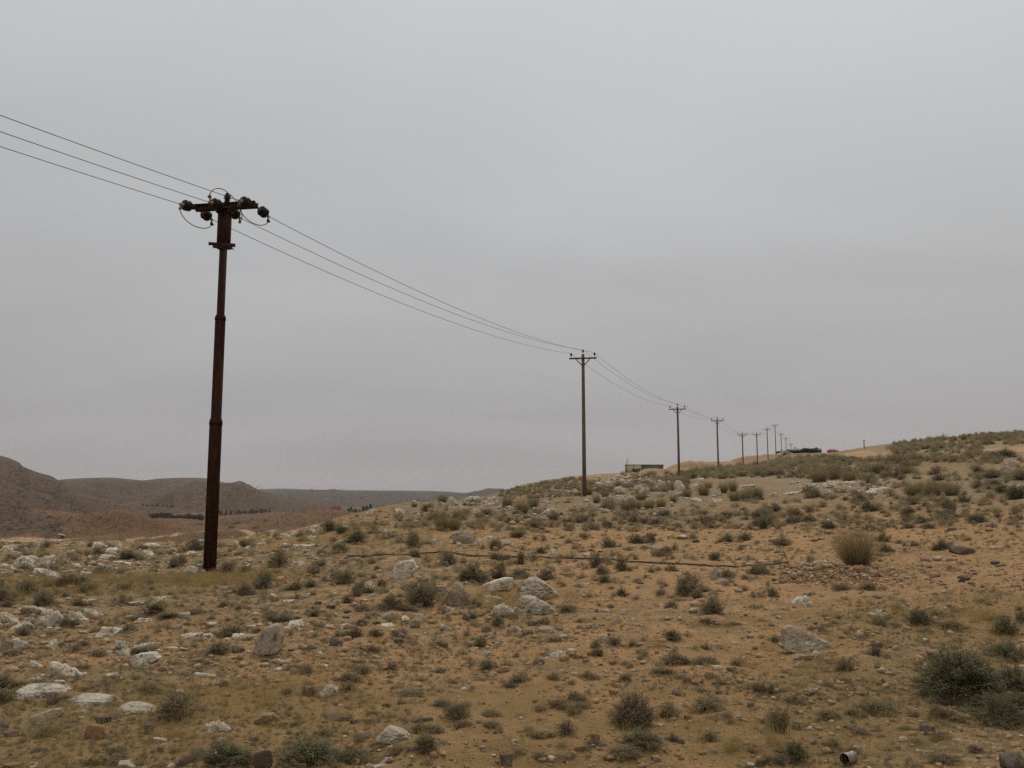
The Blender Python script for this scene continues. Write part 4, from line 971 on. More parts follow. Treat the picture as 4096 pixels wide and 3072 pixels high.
scatter([(0, 2560), (2000, 2560), (4096, 2400), (4096, 3072), (0, 3072)], 270, 22, 84, 'gbbg', (.3, .55))
scatter([(4096, 1735), (5000, 1690), (5200, 2060), (4096, 2060)], 420, 16, 60, 'ggkbg')
scatter([(4096, 2060), (5200, 2060), (5000, 3072), (4096, 3072)], 130, 40, 150, 'gbgk')
scatter([(-800, 2190), (0, 2180), (0, 3072), (-800, 3072)], 170, 30, 150, 'ggbk')
# green bushes far down in the valley
for px, py, w, h in ((950, 2095, 52, 17), (928, 2113, 44, 12), (1019, 2116, 42, 17), (1062, 2084, 30, 12), (905, 2093, 46, 8), (13, 2019, 24, 9), (200, 2071, 24, 12), (87, 2101, 24, 9), (150, 2106, 22, 12), (800, 2100, 40, 10), (1010, 2078, 30, 8)):
    shrubs.append([px, py, w, h, 'v'])
rc = np.random.default_rng(404)
for px, py, w, h, kd in list(shrubs):
    if w > 45 and py > 2150:
        for _ in range(int(rc.integers(1, 4))):
            q = rc.uniform(.22, .6); fill.append([px + rc.normal(0, .55) * w, py + rc.uniform(-.12, .12) * h, w * q, w * q * rc.uniform(.3, .6), 'gbbg'[int(rc.integers(4))]])
pool = []
for px, py, w, h, kd in shrubs + fill:
    t = shrub_xform(px, py, w, h)
    if t: pool.append((w * h if -40 < px < 4136 else .01, px, py, w, h, kd, t))
pool.sort(key=lambda q: -q[0])
sadj = {'g': 'grey-green shrub', 'k': 'dark green shrub', 'b': 'brown dry twiggy shrub', 'v': 'far green bush'}
print('shrub pool', len(pool))
rest = pool[298:]
for n_, (ar, px, py, w, h, kd, ((x, y, zz), W, H)) in enumerate(pool[:298]):
    L = SHRUB['k' if kd == 'v' else kd]; fo, stt, whole, _ = L[n_ * 7 % len(L)]
    rz = random.uniform(0, 6.28)
    if w > 60:
        o = link('shrub', None, None, (x, y, zz)); link('foliage', fo, o); link('stems', stt, o)
    else: o = link('shrub', whole, None, (x, y, zz))
    o.rotation_euler = (random.uniform(-.1, .1), random.uniform(-.1, .1), rz); kx = 1.15 if kd == 'k' else 1; o.scale = (W * random.uniform(1.12, 1.5) * kx, W * random.uniform(1.05, 1.35), H * (1.06 if kd == 'k' else .98))
    tag(o, None, 'shrub', 'shrubs dotted over the hillside')
    sz = 'big ' if ar > 9000 else ('small ' if ar < 1300 else '')
    PLACED.append((o, sz + sadj[kd], px, py - h / 2))
# two bushes that fill the right edge of the foreground
for (px, py, w, h, k, lab) in ((3850, 2795, 385, 205, 0, 'largest bush in view, dark and densely twiggy, at the right edge'), (2535, 2917, 205, 135, 1, 'dark twiggy bush with bare forked branches sticking out, bottom centre')):
    (x, y, zz), W, H = shrub_xform(px, py, w, h)
    o = link('shrub', None, None, (x, y, zz)); link('foliage', BIG[k][0], o); link('stems', BIG[k][1], o); o.scale = (W * 1.12, W, H * 1.12); o.rotation_euler = (0, 0, 1.1 + k)
    tag(o, lab, 'shrub', 'shrubs dotted over the hillside')
    if k == 1:
        mb_ = MB(); rr = np.random.default_rng(4)
        for j in range(9):
            p = np.array((rr.normal(0, .1), rr.normal(0, .05), 0.2)); pts = [p]; d = unit(np.array((rr.normal(-.5, .5), rr.normal(0, .4), 1.0)))
            for q in range(5): d = unit(d + rr.normal(0, .28, 3)); p = p + d * .26; pts.append(p)
            mb_.tube(pts, np.linspace(.012, .003, 6), 5)
        bo = mb_.build('bare_branches', M['stem'], o)
# --- rush and grass tussocks
def auto(o, word, px, py, catg, grp): tag(o, None, catg, grp); PLACED.append((o, word, px, py))
for n_, (px, py, w, h, kd) in enumerate(rushes):
    t = shrub_xform(px, py, w, h)
    if not t: continue
    (x, y, zz), W, H = t
    o = link('grass_tussock', RUSH[n_ % 4], None, (x, y, zz)); o.scale = (W * .98, W * .98, H * 1.2); o.rotation_euler = (0, 0, random.uniform(0, 6))
    auto(o, 'olive rush tussock', px, py - h / 2, 'tussock', 'rush tussocks')
px, py, w, h = 3072 + 765 * .46293, 2100 + 345 * .46293, 160, 145
(x, y, zz), W, H = shrub_xform(px, py, w, h)
o = link('grass_tussock', RUSHHERO, None, (x, y, zz)); o.scale = (W * 1.02, W * 1.0, H * 1.15); sd = link('seed_stalks', SEED, o); sd.scale = (1, 1, 1.28)
tag(o, 'tall straw-tipped esparto tussock standing alone behind the reddish rubble', 'tussock', 'rush tussocks')
for n_, (px, py, w, h, kd) in enumerate(drys):
    (x, y, zz), W, H = shrub_xform(px, py, w, h)
    o = link('dry_grass_tuft', DRY[n_ % 3], None, (x, y, zz)); o.scale = (W * .8, W * .8, H * .95); o.rotation_euler = (0, 0, random.uniform(0, 6))
    auto(o, 'yellow dry grass tuft', px, py - h / 2, 'grass tuft', 'dry grass tufts')

# --- labels that single out each one: kind, then rank on one side of a landmark
ORD = ['', 'second ', 'third ', 'fourth ', 'fifth ', 'sixth ', 'seventh ', 'eighth ', 'ninth ', 'tenth '] + [f'{k}th ' for k in range(11, 60)]
def side(dx, dy):
    if abs(dx) >= 1.3 * abs(dy): return 'left of' if dx < 0 else 'right of'
    return 'in front of' if dy > 0 else 'beyond'
tbl = {}
for i, (o, word, px, py) in enumerate(PLACED):
    for (ln, lx, ly) in LAND:
        dx, dy = px - lx, py - ly; tbl.setdefault((word, ln, side(dx, dy)), []).append((math.hypot(dx, dy * 1.4), i))
rank = {}
for k, v in tbl.items():
    for r_, (d, i) in enumerate(sorted(v)): rank.setdefault(i, []).append((r_ + d / 900., r_, k))
for i, (o, word, px, py) in enumerate(PLACED):
    _, r_, (w_, ln, sd_) = min(rank[i]); o['label'] = f'{w_}, {ORD[r_]}nearest {sd_} the {ln}'

# ------------------------------------------------------------------ stuff: nobody could count it
def joined(name, parts, mats, label, cat_):
    V = []; Fq = []; mi = []; C = []; n = 0
    for v, f, k, c in parts:
        V.append(v); Fq.append(f + n); mi.append(np.full(len(f), k)); C.append(np.tile(c, (len(f), 1)) if c is not None else np.zeros((len(f), 3))); n += len(v)
    by = {}
    for f, k, c in zip(Fq, mi, C): by.setdefault(f.shape[1], [[], [], []]); [by[f.shape[1]][q].append(w) for q, w in enumerate((f, k, c))]
    me = mk_mesh(name, np.concatenate(V), [np.concatenate(b[0]) for b in by.values()], mats, mat_idx=np.concatenate([np.concatenate(b[1]) for b in by.values()]), colour=np.concatenate([np.concatenate(b[2]) for b in by.values()]))
    return tag(link(name, me), label, cat_, kind='stuff')
def sub_shrub(kd, n, wide, rng):
    L = SHRUB[kd]; V, Fq, _ = L[int(rng.integers(len(L)))][3]
    pick = rng.choice(len(Fq), n, replace=False); q = V[Fq[pick]]; c = q.mean(1, keepdims=True); q = c + (q - c) * wide
    return q.reshape(-1, 3), np.arange(n * 4).reshape(-1, 4)
def put(V, x, y, zz, W, D_, H, rng):
    a = rng.uniform(0, 6.28); c, s = math.cos(a), math.sin(a)
    return np.stack([x + (V[:, 0] * c - V[:, 1] * s) * W, y + (V[:, 0] * s + V[:, 1] * c) * D_, zz + V[:, 2] * H], 1)
parts = []; r0 = np.random.default_rng(31); MI = {'g': 0, 'k': 1, 'b': 2, 'v': 1}
for ar, px, py, w, h, kd, ((x, y, zz), W, H) in rest:
    n = int(np.clip(w * 14, 120, 1200)); wide = 3.6 if w < 26 else 2.4 if w < 45 else 1.7
    V, Fq = sub_shrub('k' if kd == 'v' else kd, n, wide, r0)
    parts.append((put(V, x, y, zz, W * 1.2, W * 1.2, H * 1.1, r0), Fq, MI[kd], None))
joined('scrub', parts, [M['g'], M['k'], M['b']], 'low scrub scattered thickly over the hillside', 'scrub')
# small sprigs and dead plants between the shrubs
parts = []
NS = 24000
NS = int(NS * 1.35); px = r0.uniform(-700, 5000, NS); py = 2080 + (r0.uniform(0, 1, NS) ** .9) * 1010
H3 = hit(px, py); keep = fbm(np.stack([np.nan_to_num(H3[:, 0]) / 1.6, np.nan_to_num(H3[:, 1]) / 1.6, 0 * px], -1), 4, 93) + .9 * (np.interp(px, [-700, 900, 2000, 2700, 3500, 4096], [.8, .6, .4, .25, .35, .6]) - .45) > r0.uniform(-.5, .35, NS); H3 = H3[keep]
for (x, y, zz), w in zip(H3, 8 + 28 * r0.uniform(0, 1, NS) ** 2.0):
    if np.isnan(x) or y > 90: continue
    m = y / F * 1.0; kd = 'gbbbk'[int(r0.integers(5))]
    V, Fq = sub_shrub(kd, 60 if w < 14 else 190, 3.6 if w < 14 else 2.6, r0)
    W = w * m; parts.append((put(V, x, y, zz, W, W, W * r0.uniform(.3, .7), r0), Fq, MI[kd], None))
joined('ground_cover', parts, [M['g'], M['k'], M['b']], 'tiny dry sprigs and dead plants between the shrubs', 'ground cover')
# dry yellow grass in patches
parts = []; spots = []
for (lx, ly, rad) in LITTER:
    c = hit(lx, ly)[0]; k = int(300 * min(rad, 3.2))
    spots += [(c[0] + r0.normal(0, rad * .6), c[1] + r0.normal(0, rad * .6)) for _ in range(k)]
gx = r0.uniform(-700, 5000, 2000); gy = r0.uniform(2230, 3072, 2000); Hg = hit(gx, gy); keep = fbm(np.stack([Hg[:, 0] / 3, Hg[:, 1] / 3, 0 * Hg[:, 0]], -1), 3, 91) > .1
spots += [tuple(p[:2]) for p in Hg[keep] if not np.isnan(p[0])]
for x, y in spots:
    if y < 4.2: continue
    V, Fq = rush_geo(r0, 9, .8, max(.5, min(1.6, y / 14)) * 1.5); s = r0.uniform(.10, .24) * min(1.4, .7 + y / 30)
    parts.append((put(V, x, y, float(ground_z(x, y)), s, s, s * r0.uniform(.6, 1.1), r0), Fq, 0, None))
joined('dry_grass', parts, [M['y']], 'thin yellow dry grass in patches on the soil', 'dry grass')
# pebbles and small stones
TINTS = np.array([(.44, .30, .185), (.39, .25, .145), (.47, .36, .25), (.34, .20, .11), (.43, .24, .12), (.52, .45, .355), (.125, .095, .075), (.19, .145, .11), (.36, .285, .20), (.30, .175, .10)])
TP = np.array([.17, .17, .10, .12, .12, .07, .09, .09, .04, .04])
ICO2 = ico(2)
def stones(pts, sizes, rng, probs=TP, flat=(.4, .85), hi=False):
    out = []; V0, F0 = ICO2 if hi else ICO1; n = len(pts)
    ti = rng.choice(len(TINTS), n, p=probs / probs.sum())
    for (x, y, zz), s, k in zip(pts, sizes, ti):
        V = V0 * (1 + rng.uniform(-.32, .32, (len(V0), 1))) * (s * rng.uniform(.7, 1.3, 3) * .5); V[:, 2] *= rng.uniform(*flat)
        a = rng.uniform(0, 6.28); c, sn = math.cos(a), math.sin(a)
        out.append((np.stack([x + V[:, 0] * c - V[:, 1] * sn, y + V[:, 0] * sn + V[:, 1] * c, zz + V[:, 2] + s * .10], 1), F0, 0, TINTS[k] * rng.uniform(.78, 1.1)))
    return out
NP = 46000
NP = int(NP * 1.3); px = r0.uniform(-700, 5000, NP); py = 2040 + r0.uniform(0, 1, NP) ** .95 * 1050; Hp = hit(px, py)
w = 3.6 + 4.4 * r0.pareto(2.6, NP); w = np.minimum(w, 34); ok = ~np.isnan(Hp[:, 0]) & (Hp[:, 1] < 75)
dens = fbm(np.stack([np.nan_to_num(Hp[:, 0]) / 2.5, np.nan_to_num(Hp[:, 1]) / 2.5, 0 * px], -1), 3, 95); ok &= dens > r0.uniform(-.9, .35, NP)
Hp = Hp[ok]; w = w[ok] * Hp[:, 1] / F
small = (w * F / Hp[:, 1]) < 11
parts = stones(Hp[small], w[small], r0) + stones(Hp[~small], w[~small], r0, hi=True)
nb = 7000; xx = r0.uniform(-9, 9, nb); yy = r0.uniform(4, 14, nb); parts += stones(np.stack([xx, yy, ground_z(xx, yy)], 1), r0.uniform(.006, .02, nb), r0)
joined('gravel', parts, [M['tint']], 'pebbles and stone chips strewn over the orange soil', 'gravel')
# white broken stone along the ridge
px = np.concatenate([r0.uniform(-700, 0, 160), r0.uniform(4100, 4800, 120), r0.uniform(2380, 2680, 260), r0.uniform(1650, 2700, 240), r0.uniform(0, 1300, 260), r0.uniform(3150, 3560, 60)])
py = np.concatenate([r0.uniform(2190, 2900, 160), r0.uniform(2050, 2900, 120), r0.uniform(1905, 1965, 260), r0.uniform(1985, 2075, 240), r0.uniform(2165, 2290, 260), r0.uniform(1925, 1985, 60)])
Hw = hit(px, py); ok = ~np.isnan(Hw[:, 0]); Hw = Hw[ok]
joined('scattered_stones', stones(Hw, r0.uniform(7, 22, len(Hw)) * Hw[:, 1] / F, r0, np.array([0, 0, .25, 0, 0, .6, 0, .05, .1, 0]), (.35, .8), True), [M['tint']], 'small pale stones scattered along the ridge and the left shelf', 'stones')
Hc = []; szc = []
for ar, px_, py_, w_, h_, kd_, ((x, y, zz_), W_, H_) in rk:
    if kd_ in 'wl' and ar > 700:
        k = int(min(14, 4 + ar / 700)); a_ = r0.uniform(0, 6.28, k); rr_ = W_ * r0.uniform(.4, .85, k); xs = x + rr_ * np.cos(a_); ys = y + rr_ * np.sin(a_) * .8
        Hc.append(np.stack([xs, ys, ground_z(xs, ys) - .01], 1)); szc.append(W_ * r0.uniform(.08, .30, k))
joined('broken_limestone', stones(np.concatenate(Hc), np.concatenate(szc), r0, np.array([.05, .05, .2, 0, 0, .55, 0, .05, .1, 0]), (.3, .7), True), [M['tint']], 'broken pale limestone bits round the half buried rocks', 'stones')
# reddish rubble at the end of the hose
n = 850; gx = 90 + 1250 * r0.beta(1.3, 1.9, n); gy = 345 + (r0.beta(1.6, 1.6, n)) * 160 + gx * .03
Hr = hit(3072 + gx * .46293, 2100 + gy * .46293); sz = (5 + 7 * r0.pareto(3.0, n)).clip(4, 26) * Hr[:, 1] / F
mound = .22 * np.exp(-((gx - 450) / 420) ** 2) * np.exp(-((gy - 420) / 60) ** 2); Hr[:, 2] += mound * r0.uniform(.3, 1, n)
joined('rubble', stones(Hr, sz, r0, np.array([.25, .18, .14, .12, .16, .10, .02, .02, .05, .08]), (.6, 1), True), [M['tint']], 'low spread of reddish broken stone at the end of the hose', 'rubble')
# ------------------------------------------------------------------ hose, litter, can
hp = [(800, 2222), (866, 2216), (940, 2204), (977, 2203), (1024, 2211), (1070, 2219), (1209, 2220), (1251, 2225), (1330, 2221), (1380, 2226), (1431, 2227), (1598, 2221), (1691, 2215), (1760, 2210), (1802, 2211), (1843, 2221), (1904, 2227), (1941, 2226), (2019, 2229), (2110, 2232), (2215, 2234), (2326, 2237), (2418, 2240), (2502, 2249), (2604, 2254), (2715, 2260), (2807, 2266), (2858, 2268), (3002, 2268), (3072, 2262), (3110, 2258), (3152, 2253)]
pts = []
for a, b in zip(hp[:-1], hp[1:]):
    for t in np.linspace(0, 1, 5)[:-1]: pts.append((a[0] + (b[0] - a[0]) * t, a[1] + (b[1] - a[1]) * t))
pts.append(hp[-1]); Hh = hit([p[0] for p in pts], [p[1] for p in pts]); Hh = Hh[~np.isnan(Hh[:, 0])]
for _ in range(2): Hh[1:-1] = (Hh[:-2] + 2 * Hh[1:-1] + Hh[2:]) / 4
zz = ground_z(Hh[:, 0], Hh[:, 1]) + .026 - .03 * (Hh[:, 0] < -5.2) + .012 * vnoise(np.stack([Hh[:, 0] / 1.1, Hh[:, 1] / 1.1, 0 * Hh[:, 0]], -1), 9)
mb_ = MB(); mb_.tube(np.c_[Hh[:, :2], zz], .021, 7)
tag(mb_.build('hose', M['hose'], None, True), 'thin black hose lying across the hillside from the pole to the rubble', 'hose')

def lump(name, px, py, w, h, colr, seed, label, cat_, rough=.35, flat=1.0, D=None):
    if D is None: t = rock_xform(px, py, w, h, dep=.6)
    else:
        x, y, z0 = at(px, py, D); t = (x, y, float(ground_z(x, y))), w * D / F, h * D / F
    (x, y, zz), W, H = t
    V, Fc = ICO3; r = 1 + rough * fbm(V * 2 + seed, 4, seed) - rough * .6 * np.abs(fbm(V * 4 + seed, 3, seed + 3))
    me = mk_mesh(name, norm_rock(V * r[:, None], .15), Fc, [two_tone(name + '_film', colr, tuple(c * .7 for c in colr), 6, .45)], False)
    o = link(name, me, None, (x, y, zz)); o.scale = (W, W * .7, H)
    return tag(o, label, cat_, None)
A_ = lambda x, y: (x * .46293, 2100 + y * .46293)
for q, (args) in enumerate((( *A_(968, 300), 34, 15, (.10, .16, .24), 3, 'crumpled blue plastic bag caught among the pale rocks on the left'), (*A_(1732, 325), 18, 13, (.20, .28, .33), 4, 'small pale blue plastic bag just left of the rusty pole foot'), (*A_(1740, 160), 26, 17, (.34, .44, .45), 5, 'light blue-green plastic sheet half behind the rusty pole'),
        (2400 + 1440 * .31646, 1880 + 336 * .31646, 24, 5, (.55, .58, .66), 6, 'white plastic strip below a domed rock on the ridge'), (2048 + 2060 * .46293, 2550 + 1122 * .46293, 34, 18, (.55, .52, .46), 7, 'white rag on the soil at the bottom edge'))):
    lump('plastic_bag', *args, 'plastic litter')
# tin can lying on its side, open end toward the lower left
px, py = 3072 + 735 * .46293, 2550 + 1122 * .46293
P = hit(px, 3066)[0]; R_ = .033
ax = unit(np.array((.80, .60, 0.))); c0 = P + np.array((-.045, 0.02, R_ + .004))
can = MB(); can.tube([c0 + ax * t for t in (0, .002, .004, .045, .047, .05, .092, .094, .098)], [R_ + .002, R_ + .003, R_, R_, R_ + .001, R_, R_, R_ + .003, R_ + .002], 24, False)
can.tube([c0 + ax * t for t in (.098, .097)], [R_ + .002, .001], 24, False)
co = can.build('tin_can', two_tone('stained_tin', (.36, .33, .30), (.20, .13, .09), 30, .5), None, True)
tag(co, 'old tin can lying on its side with a dark open end, bottom right', 'can')
inn = MB(); inn.tube([c0 + ax * t for t in (0.001, .06, .09)], [R_ - .002, R_ - .002, .001], 24, False)
inn.build('can_inside', two_tone('rusty_inside', (.05, .028, .02), (.03, .018, .014), 30, .9), co, True)
# dry stick by the rubble
P = hit(3072 + 185 * .46293, 2100 + 385 * .46293)[0]; mb_ = MB(); mb_.tube([P, P + np.array((-.05, .02, .26)), P + np.array((-.13, .04, .48))], [.012, .009, .004], 6)
tag(mb_.build('stick', M['stem'], None, True), 'thin dead stick standing in the rubble by the hose end', 'stick')

# ------------------------------------------------------------------ on the crest
def mat1(name, a, rough=.7, k=.7): return two_tone(name, a, tuple(c * k for c in a), 3, rough)
M['black_film'] = mat1('black_film', (.022, .025, .034), .45, .5); M['film_grey'] = mat1('dusty_film', (.09, .085, .08), .7)
x0, y0, _ = at(3195, 1812, 274); zb = float(ground_z(x0, y0))
hp_ = link('scrap_heap', None, None, (x0, y0, zb)); tag(hp_, 'long black heap of plastic-wrapped scrap on the crest beyond the wooden poles', 'scrap heap')
mpp = 274 / F
for k, (cx, w, h, mt) in enumerate(((3112, 22, 9, 'film_grey'), (3131, 36, 12, 'film_grey'), (3150, 30, 15, 'black_film'), (3176, 46, 13, 'black_film'), (3200, 44, 17, 'black_film'), (3222, 52, 22, 'black_film'), (3246, 50, 20, 'black_film'), (3268, 28, 25, 'black_film'), (3276, 14, 15, 'film_grey'))):
    V, Fc = ICO3; r = 1 + .35 * fbm(V * 2.2 + k, 4, k + 60) - .25 * np.abs(fbm(V * 5 + k, 3, k + 70))
    V = norm_rock(V * r[:, None], .12) * np.array((w * mpp, 2.6, h * mpp)); V[:, 0] += (cx - 3195) * mpp; V[:, 1] += math.sin(k * 2.1) * .8
    link('bundle', mk_mesh('bundle', V, Fc, [M[mt]], False), hp_)
mb_ = MB()
for k in range(7):
    xa = (3140 + k * 17 - 3195) * mpp; mb_.tube(bez((xa, -1.5, .6), (xa + 1, -1.7, 1.5 + .2 * (k % 3)), (xa + 2, -1.5, 1.3), (xa + 3.2, -1.4, .5 + .2 * (k % 2))), .05, 6)
mb_.tube(bez((5.9, -.6, 1.4), (6.9, -.7, 1.7), (7.0, -.7, .3), (6.3, -.6, .05)), .09, 8)
mb_.build('loose_pipe', M['film_grey'], hp_, True)
n = 230; r0 = np.random.default_rng(8); gx = r0.normal(0, 1, n).clip(-2, 2); x1, y1, _ = at(3139, 1824, 262)
pr = []; Xs = x1 + gx * 1.0; Ys = y1 + r0.normal(0, .9, n); zz = ground_z(Xs, Ys) + 1.35 * np.exp(-(gx / 1.1) ** 2) * r0.uniform(0, 1, n)
joined('white_rubble', stones(np.stack([Xs, Ys, zz], 1), r0.uniform(.3, .75, n), r0, np.array([0, 0, .2, 0, 0, .8, 0, 0, 0, 0]), (.6, 1), True), [M['tint']], 'heap of white rubble in front of the black scrap heap', 'rubble')

def car(px, py, D, yaw, paint, label, cat_, sink=.0, s=1.0):
    x, y, _ = at(px, py, D); r = link('parked_car', None, None, (x, y, float(ground_z(x, y)) - sink)); r.rotation_euler = (0, 0, yaw); r.scale = (s, s, s)
    tag(r, label, cat_, 'vehicles on the hill')
    body = [(-1.85, .35), (-1.88, .75), (-1.75, .95), (-1.0, 1.0), (-.45, 1.42), (.95, 1.45), (1.55, 1.0), (1.85, .9), (1.9, .38)]
    def prism(mb, pr, w0, w1):
        n_ = len(pr); V = [(a, -w0 if b < 1.1 else -w1, b) for a, b in pr] + [(a, w0 if b < 1.1 else w1, b) for a, b in pr]
        mb.add(V, [tuple(range(n_)), tuple(range(n_, 2 * n_))[::-1]] + [(i, i + n_, (i + 1) % n_ + n_, (i + 1) % n_) for i in range(n_)])
    q = MB(); prism(q, body, .80, .62); q.build('body', mat1('car_paint', paint, .35, .85), r)
    g = mat1('car_glass', (.05, .06, .07), .1)
    for pr, nm in (([(-.78, 1.06), (-.40, 1.36), (.20, 1.38), (.20, 1.06)], 'side_window'), ([(.28, 1.06), (.28, 1.38), (.88, 1.38), (1.28, 1.06)], 'side_window')):
        for sd in (-1, 1):
            V = [(a, sd * (.78 - (b - 1.0) * .36), b) for a, b in pr]; V2 = [(a, v - sd * .06, b) for a, v, b in V]; n_ = 4
            q = MB(); q.add(V + V2, [(0, 1, 2, 3), (7, 6, 5, 4)] + [(i, i + 4, (i + 1) % 4 + 4, (i + 1) % 4) for i in range(4)]); q.build(nm, g, r)
    q = MB(); q.bar((-.96, 0, 1.05), (-.50, 0, 1.40), 1.2, .03, (0, 1, 0)) if False else q.box((-.74, 0, 1.23), (.03, 1.18, .42), (unit(np.array((.79, 0, -.61))), (0, 1, 0), unit(np.array((.61, 0, .79))))); q.build('windscreen', g, r)
    q = MB(); q.box((1.27, 0, 1.24), (.03, 1.18, .46), (unit(np.array((.6, 0, .8))), (0, 1, 0), unit(np.array((-.8, 0, .6))))); q.build('rear_window', g, r)
    for wx in (-1.2, 1.2):
        for sd in (-1, 1):
            q = MB(); q.tube([(wx, sd * .62, .3), (wx, sd * .82, .3)], .30, 16); wo = q.build('wheel', mat1('tyre', (.02, .02, .02), .9), r)
            q = MB(); q.tube([(wx, sd * .80, .3), (wx, sd * .84, .3)], .17, 12); q.build('rim', mat1('rim', (.3, .3, .3), .4), wo)
    for sd in (-1, 1):
        q = MB(); q.box((1.88, sd * .6, .78), (.05, .25, .14)); q.build('tail_light', mat1('red_lens', (.25, .02, .02), .3), r)
    return r
car(3332, 1809, 262, math.radians(150), (.36, .085, .060), 'red hatchback parked on the crest right of the black heap', 'car', .1, .86)
car(2660, 1880, 292, math.radians(10), (.62, .62, .62), 'white vehicle half hidden behind the sandy berm at the right end of the shed', 'car', .0, 1.0)

# shed behind the low berm
x0, y0, _ = at(2576, 1892, 282); zb = float(ground_z(x0, y0)); k = 282 / F
sh = link('long_shed', None, None, (x0, y0, zb)); tag(sh, 'long low flat-roofed shed, beige at its left end and dark along the right', 'shed')
X = lambda p: (p - 2576) * k
q = MB(); q.box(((X(2503) + X(2563)) / 2, 0, 1.05), (X(2563) - X(2503), 4, 2.7)); q.build('wall', mat1('beige_wall', (.55, .46, .34), .9, .9), sh)
q = MB(); q.box(((X(2563) + X(2650)) / 2 + .01, .2, 1.05), (X(2650) - X(2563), 4, 2.7)); q.build('sheet_wall', mat1('dark_sheet', (.16, .15, .13), .7, .8), sh)
q = MB(); q.box(((X(2500) + X(2652)) / 2, 0, 2.46), (X(2652) - X(2500), 4.4, .12)); q.build('roof', mat1('roof_edge', (.16, .12, .09), .8), sh)
q = MB(); q.box((X(2501.5), -2.06, 1.05), (.2, .12, 2.7)); q.box((X(2532), -2.06, 1.05), (.14, .12, 2.7)); q.build('corner_post', mat1('post_dark', (.06, .045, .04), .8), sh)
q = MB(); q.box((X(2542), -2.3, .6), (2.6, .3, 1.3)); q.build('rusty_panel', mat1('rusty_panel', (.15, .065, .038), .8), sh)
for px_, hh in ((2504, 1.7), (2510, 2.2)):
    q = MB(); q.tube([(X(px_), -1.5, 2.4), (X(px_) + .1, -1.5, 2.5 + hh)], .06, 6); q.build('antenna_rod', mat1('rod', (.06, .05, .045), .7), sh)
# marker post on the right skyline
P = hit(3457, 1794)[0]; 
if np.isnan(P[0]): P = np.array(at(3457, 1792, 205)); P[2] = float(ground_z(P[0], P[1]))
s_ = P[1] / F; mb_ = MB(); mb_.tube([P - (0, 0, .3), P + (0, 0, 34 * s_)], [4.2 * s_ / 2, 3.8 * s_ / 2], 8); mb_.box(P + np.array((0, -3 * s_, 32 * s_)), (5 * s_, 2 * s_, 4 * s_))
tag(mb_.build('marker_post', M['wood']), 'lone short wooden post on the skyline right of the red car', 'post')

# ------------------------------------------------------------------ down in the valley
P = hit(248, 2154)[0]; s_ = P[1] / F
ht = link('hut', None, None, tuple(P)); ht.rotation_euler = (0, 0, .45); tag(ht, 'small hut with a bright white tilted roof beside the valley road', 'hut')
q = MB(); q.box((0, 0, 4 * s_), (17 * s_, 17 * s_, 13 * s_)); q.build('wall', mat1('hut_wall', (.15, .14, .15), .8), ht)
q = MB(); q.bar((-15 * s_, 0, 19 * s_), (12 * s_, 0, 11 * s_), 26 * s_, 1.2 * s_); q.build('roof', mat1('white_sheet', (.70, .72, .74), .5, .95), ht)
q = MB(); q.box((2 * s_, -8.7 * s_, 3.5 * s_), (5 * s_, .8 * s_, 9 * s_)); q.build('door', mat1('hut_door', (.03, .03, .035), .7), ht)
def house(px, py, w, h, colr, label):
    P = hit(px, py, 700)[0]
    if np.isnan(P[0]): P = np.array(at(px, py, 900))
    s_ = P[1] / F; r = link('house', None, None, tuple(P)); tag(r, label, 'house'); W, H = w * s_, h * s_
    q = MB(); q.box((0, 0, H * .45), (W, W * .8, H * 1.1)); q.build('wall', mat1('house_wall', colr, .9, .9), r)
    q = MB(); q.box((W * .05, 0, H * 1.06), (W * .55, W * .5, H * .22)); q.box((0, 0, H * 1.0), (W * 1.06, W * .86, H * .06)); q.build('roof', mat1('house_roof', tuple(c * .75 for c in colr), .9), r)
    for xa in (-.28, .05, .32):
        q = MB(); q.box((xa * W, -W * .4, H * .55), (W * .12, W * .03, H * .25)); q.build('window', mat1('window_dark', (.04, .035, .03), .4), r)
house(1345, 2052, 38, 22, (.33, .135, .085), 'red-brown house among trees in the valley')
house(769, 2031, 20, 7, (.40, .29, .15), 'small yellowish house in the far line of trees')
house(1523, 2050, 26, 14, (.24, .12, .085), 'brown house on the far valley floor left of the boulder ridge')
# trees
def crown_geo(rng, conifer=False, n=900):
    if conifer:
        h = rng.uniform(0, 1, n); r = (1 - h) * .5 * np.sqrt(rng.uniform(.2, 1, n)) + .04
        a = rng.uniform(0, 6.28, n); p = np.stack([r * np.cos(a), r * np.sin(a), .08 + h * .92], 1)
    else:
        cs = np.stack([rng.uniform(-.28, .28, 9), rng.uniform(-.28, .28, 9), rng.uniform(.35, .78, 9)], 1); rr = rng.uniform(.16, .27, 9)
        k = rng.integers(0, 9, n); d = unit(rng.normal(size=(n, 3))); p = cs[k] + d * rr[k, None] * rng.uniform(.5, 1, (n, 1))
    return leaves(p, unit(rng.normal(size=(n, 3))), rng.uniform(.06, .12, n), rng.uniform(.02, .04, n), rng)
M['tree'] = leaf_mat('tree_leaves', (.095, .095, .066), (.068, .070, .050), (.105, .10, .07))
CROWN = [mk_mesh('crown', *crown_geo(np.random.default_rng(k + 3)), [M['tree']]) for k in range(4)]; CON = [mk_mesh('crown', *crown_geo(np.random.default_rng(k + 30), True), [M['tree']]) for k in range(2)]
mb_ = MB(); mb_.tube([(0, 0, -.1), (.01, 0, .3), (0, .01, .6)], [.045, .035, .02], 7); mb_.tube([(0, 0, .3), (.15, .05, .6)], [.025, .01], 6); mb_.tube([(0, 0, .34), (-.14, -.05, .62)], [.022, .01], 6)
TRUNK = mb_.data('trunk', M['stem'])
belts = []
rt = np.random.default_rng(5)
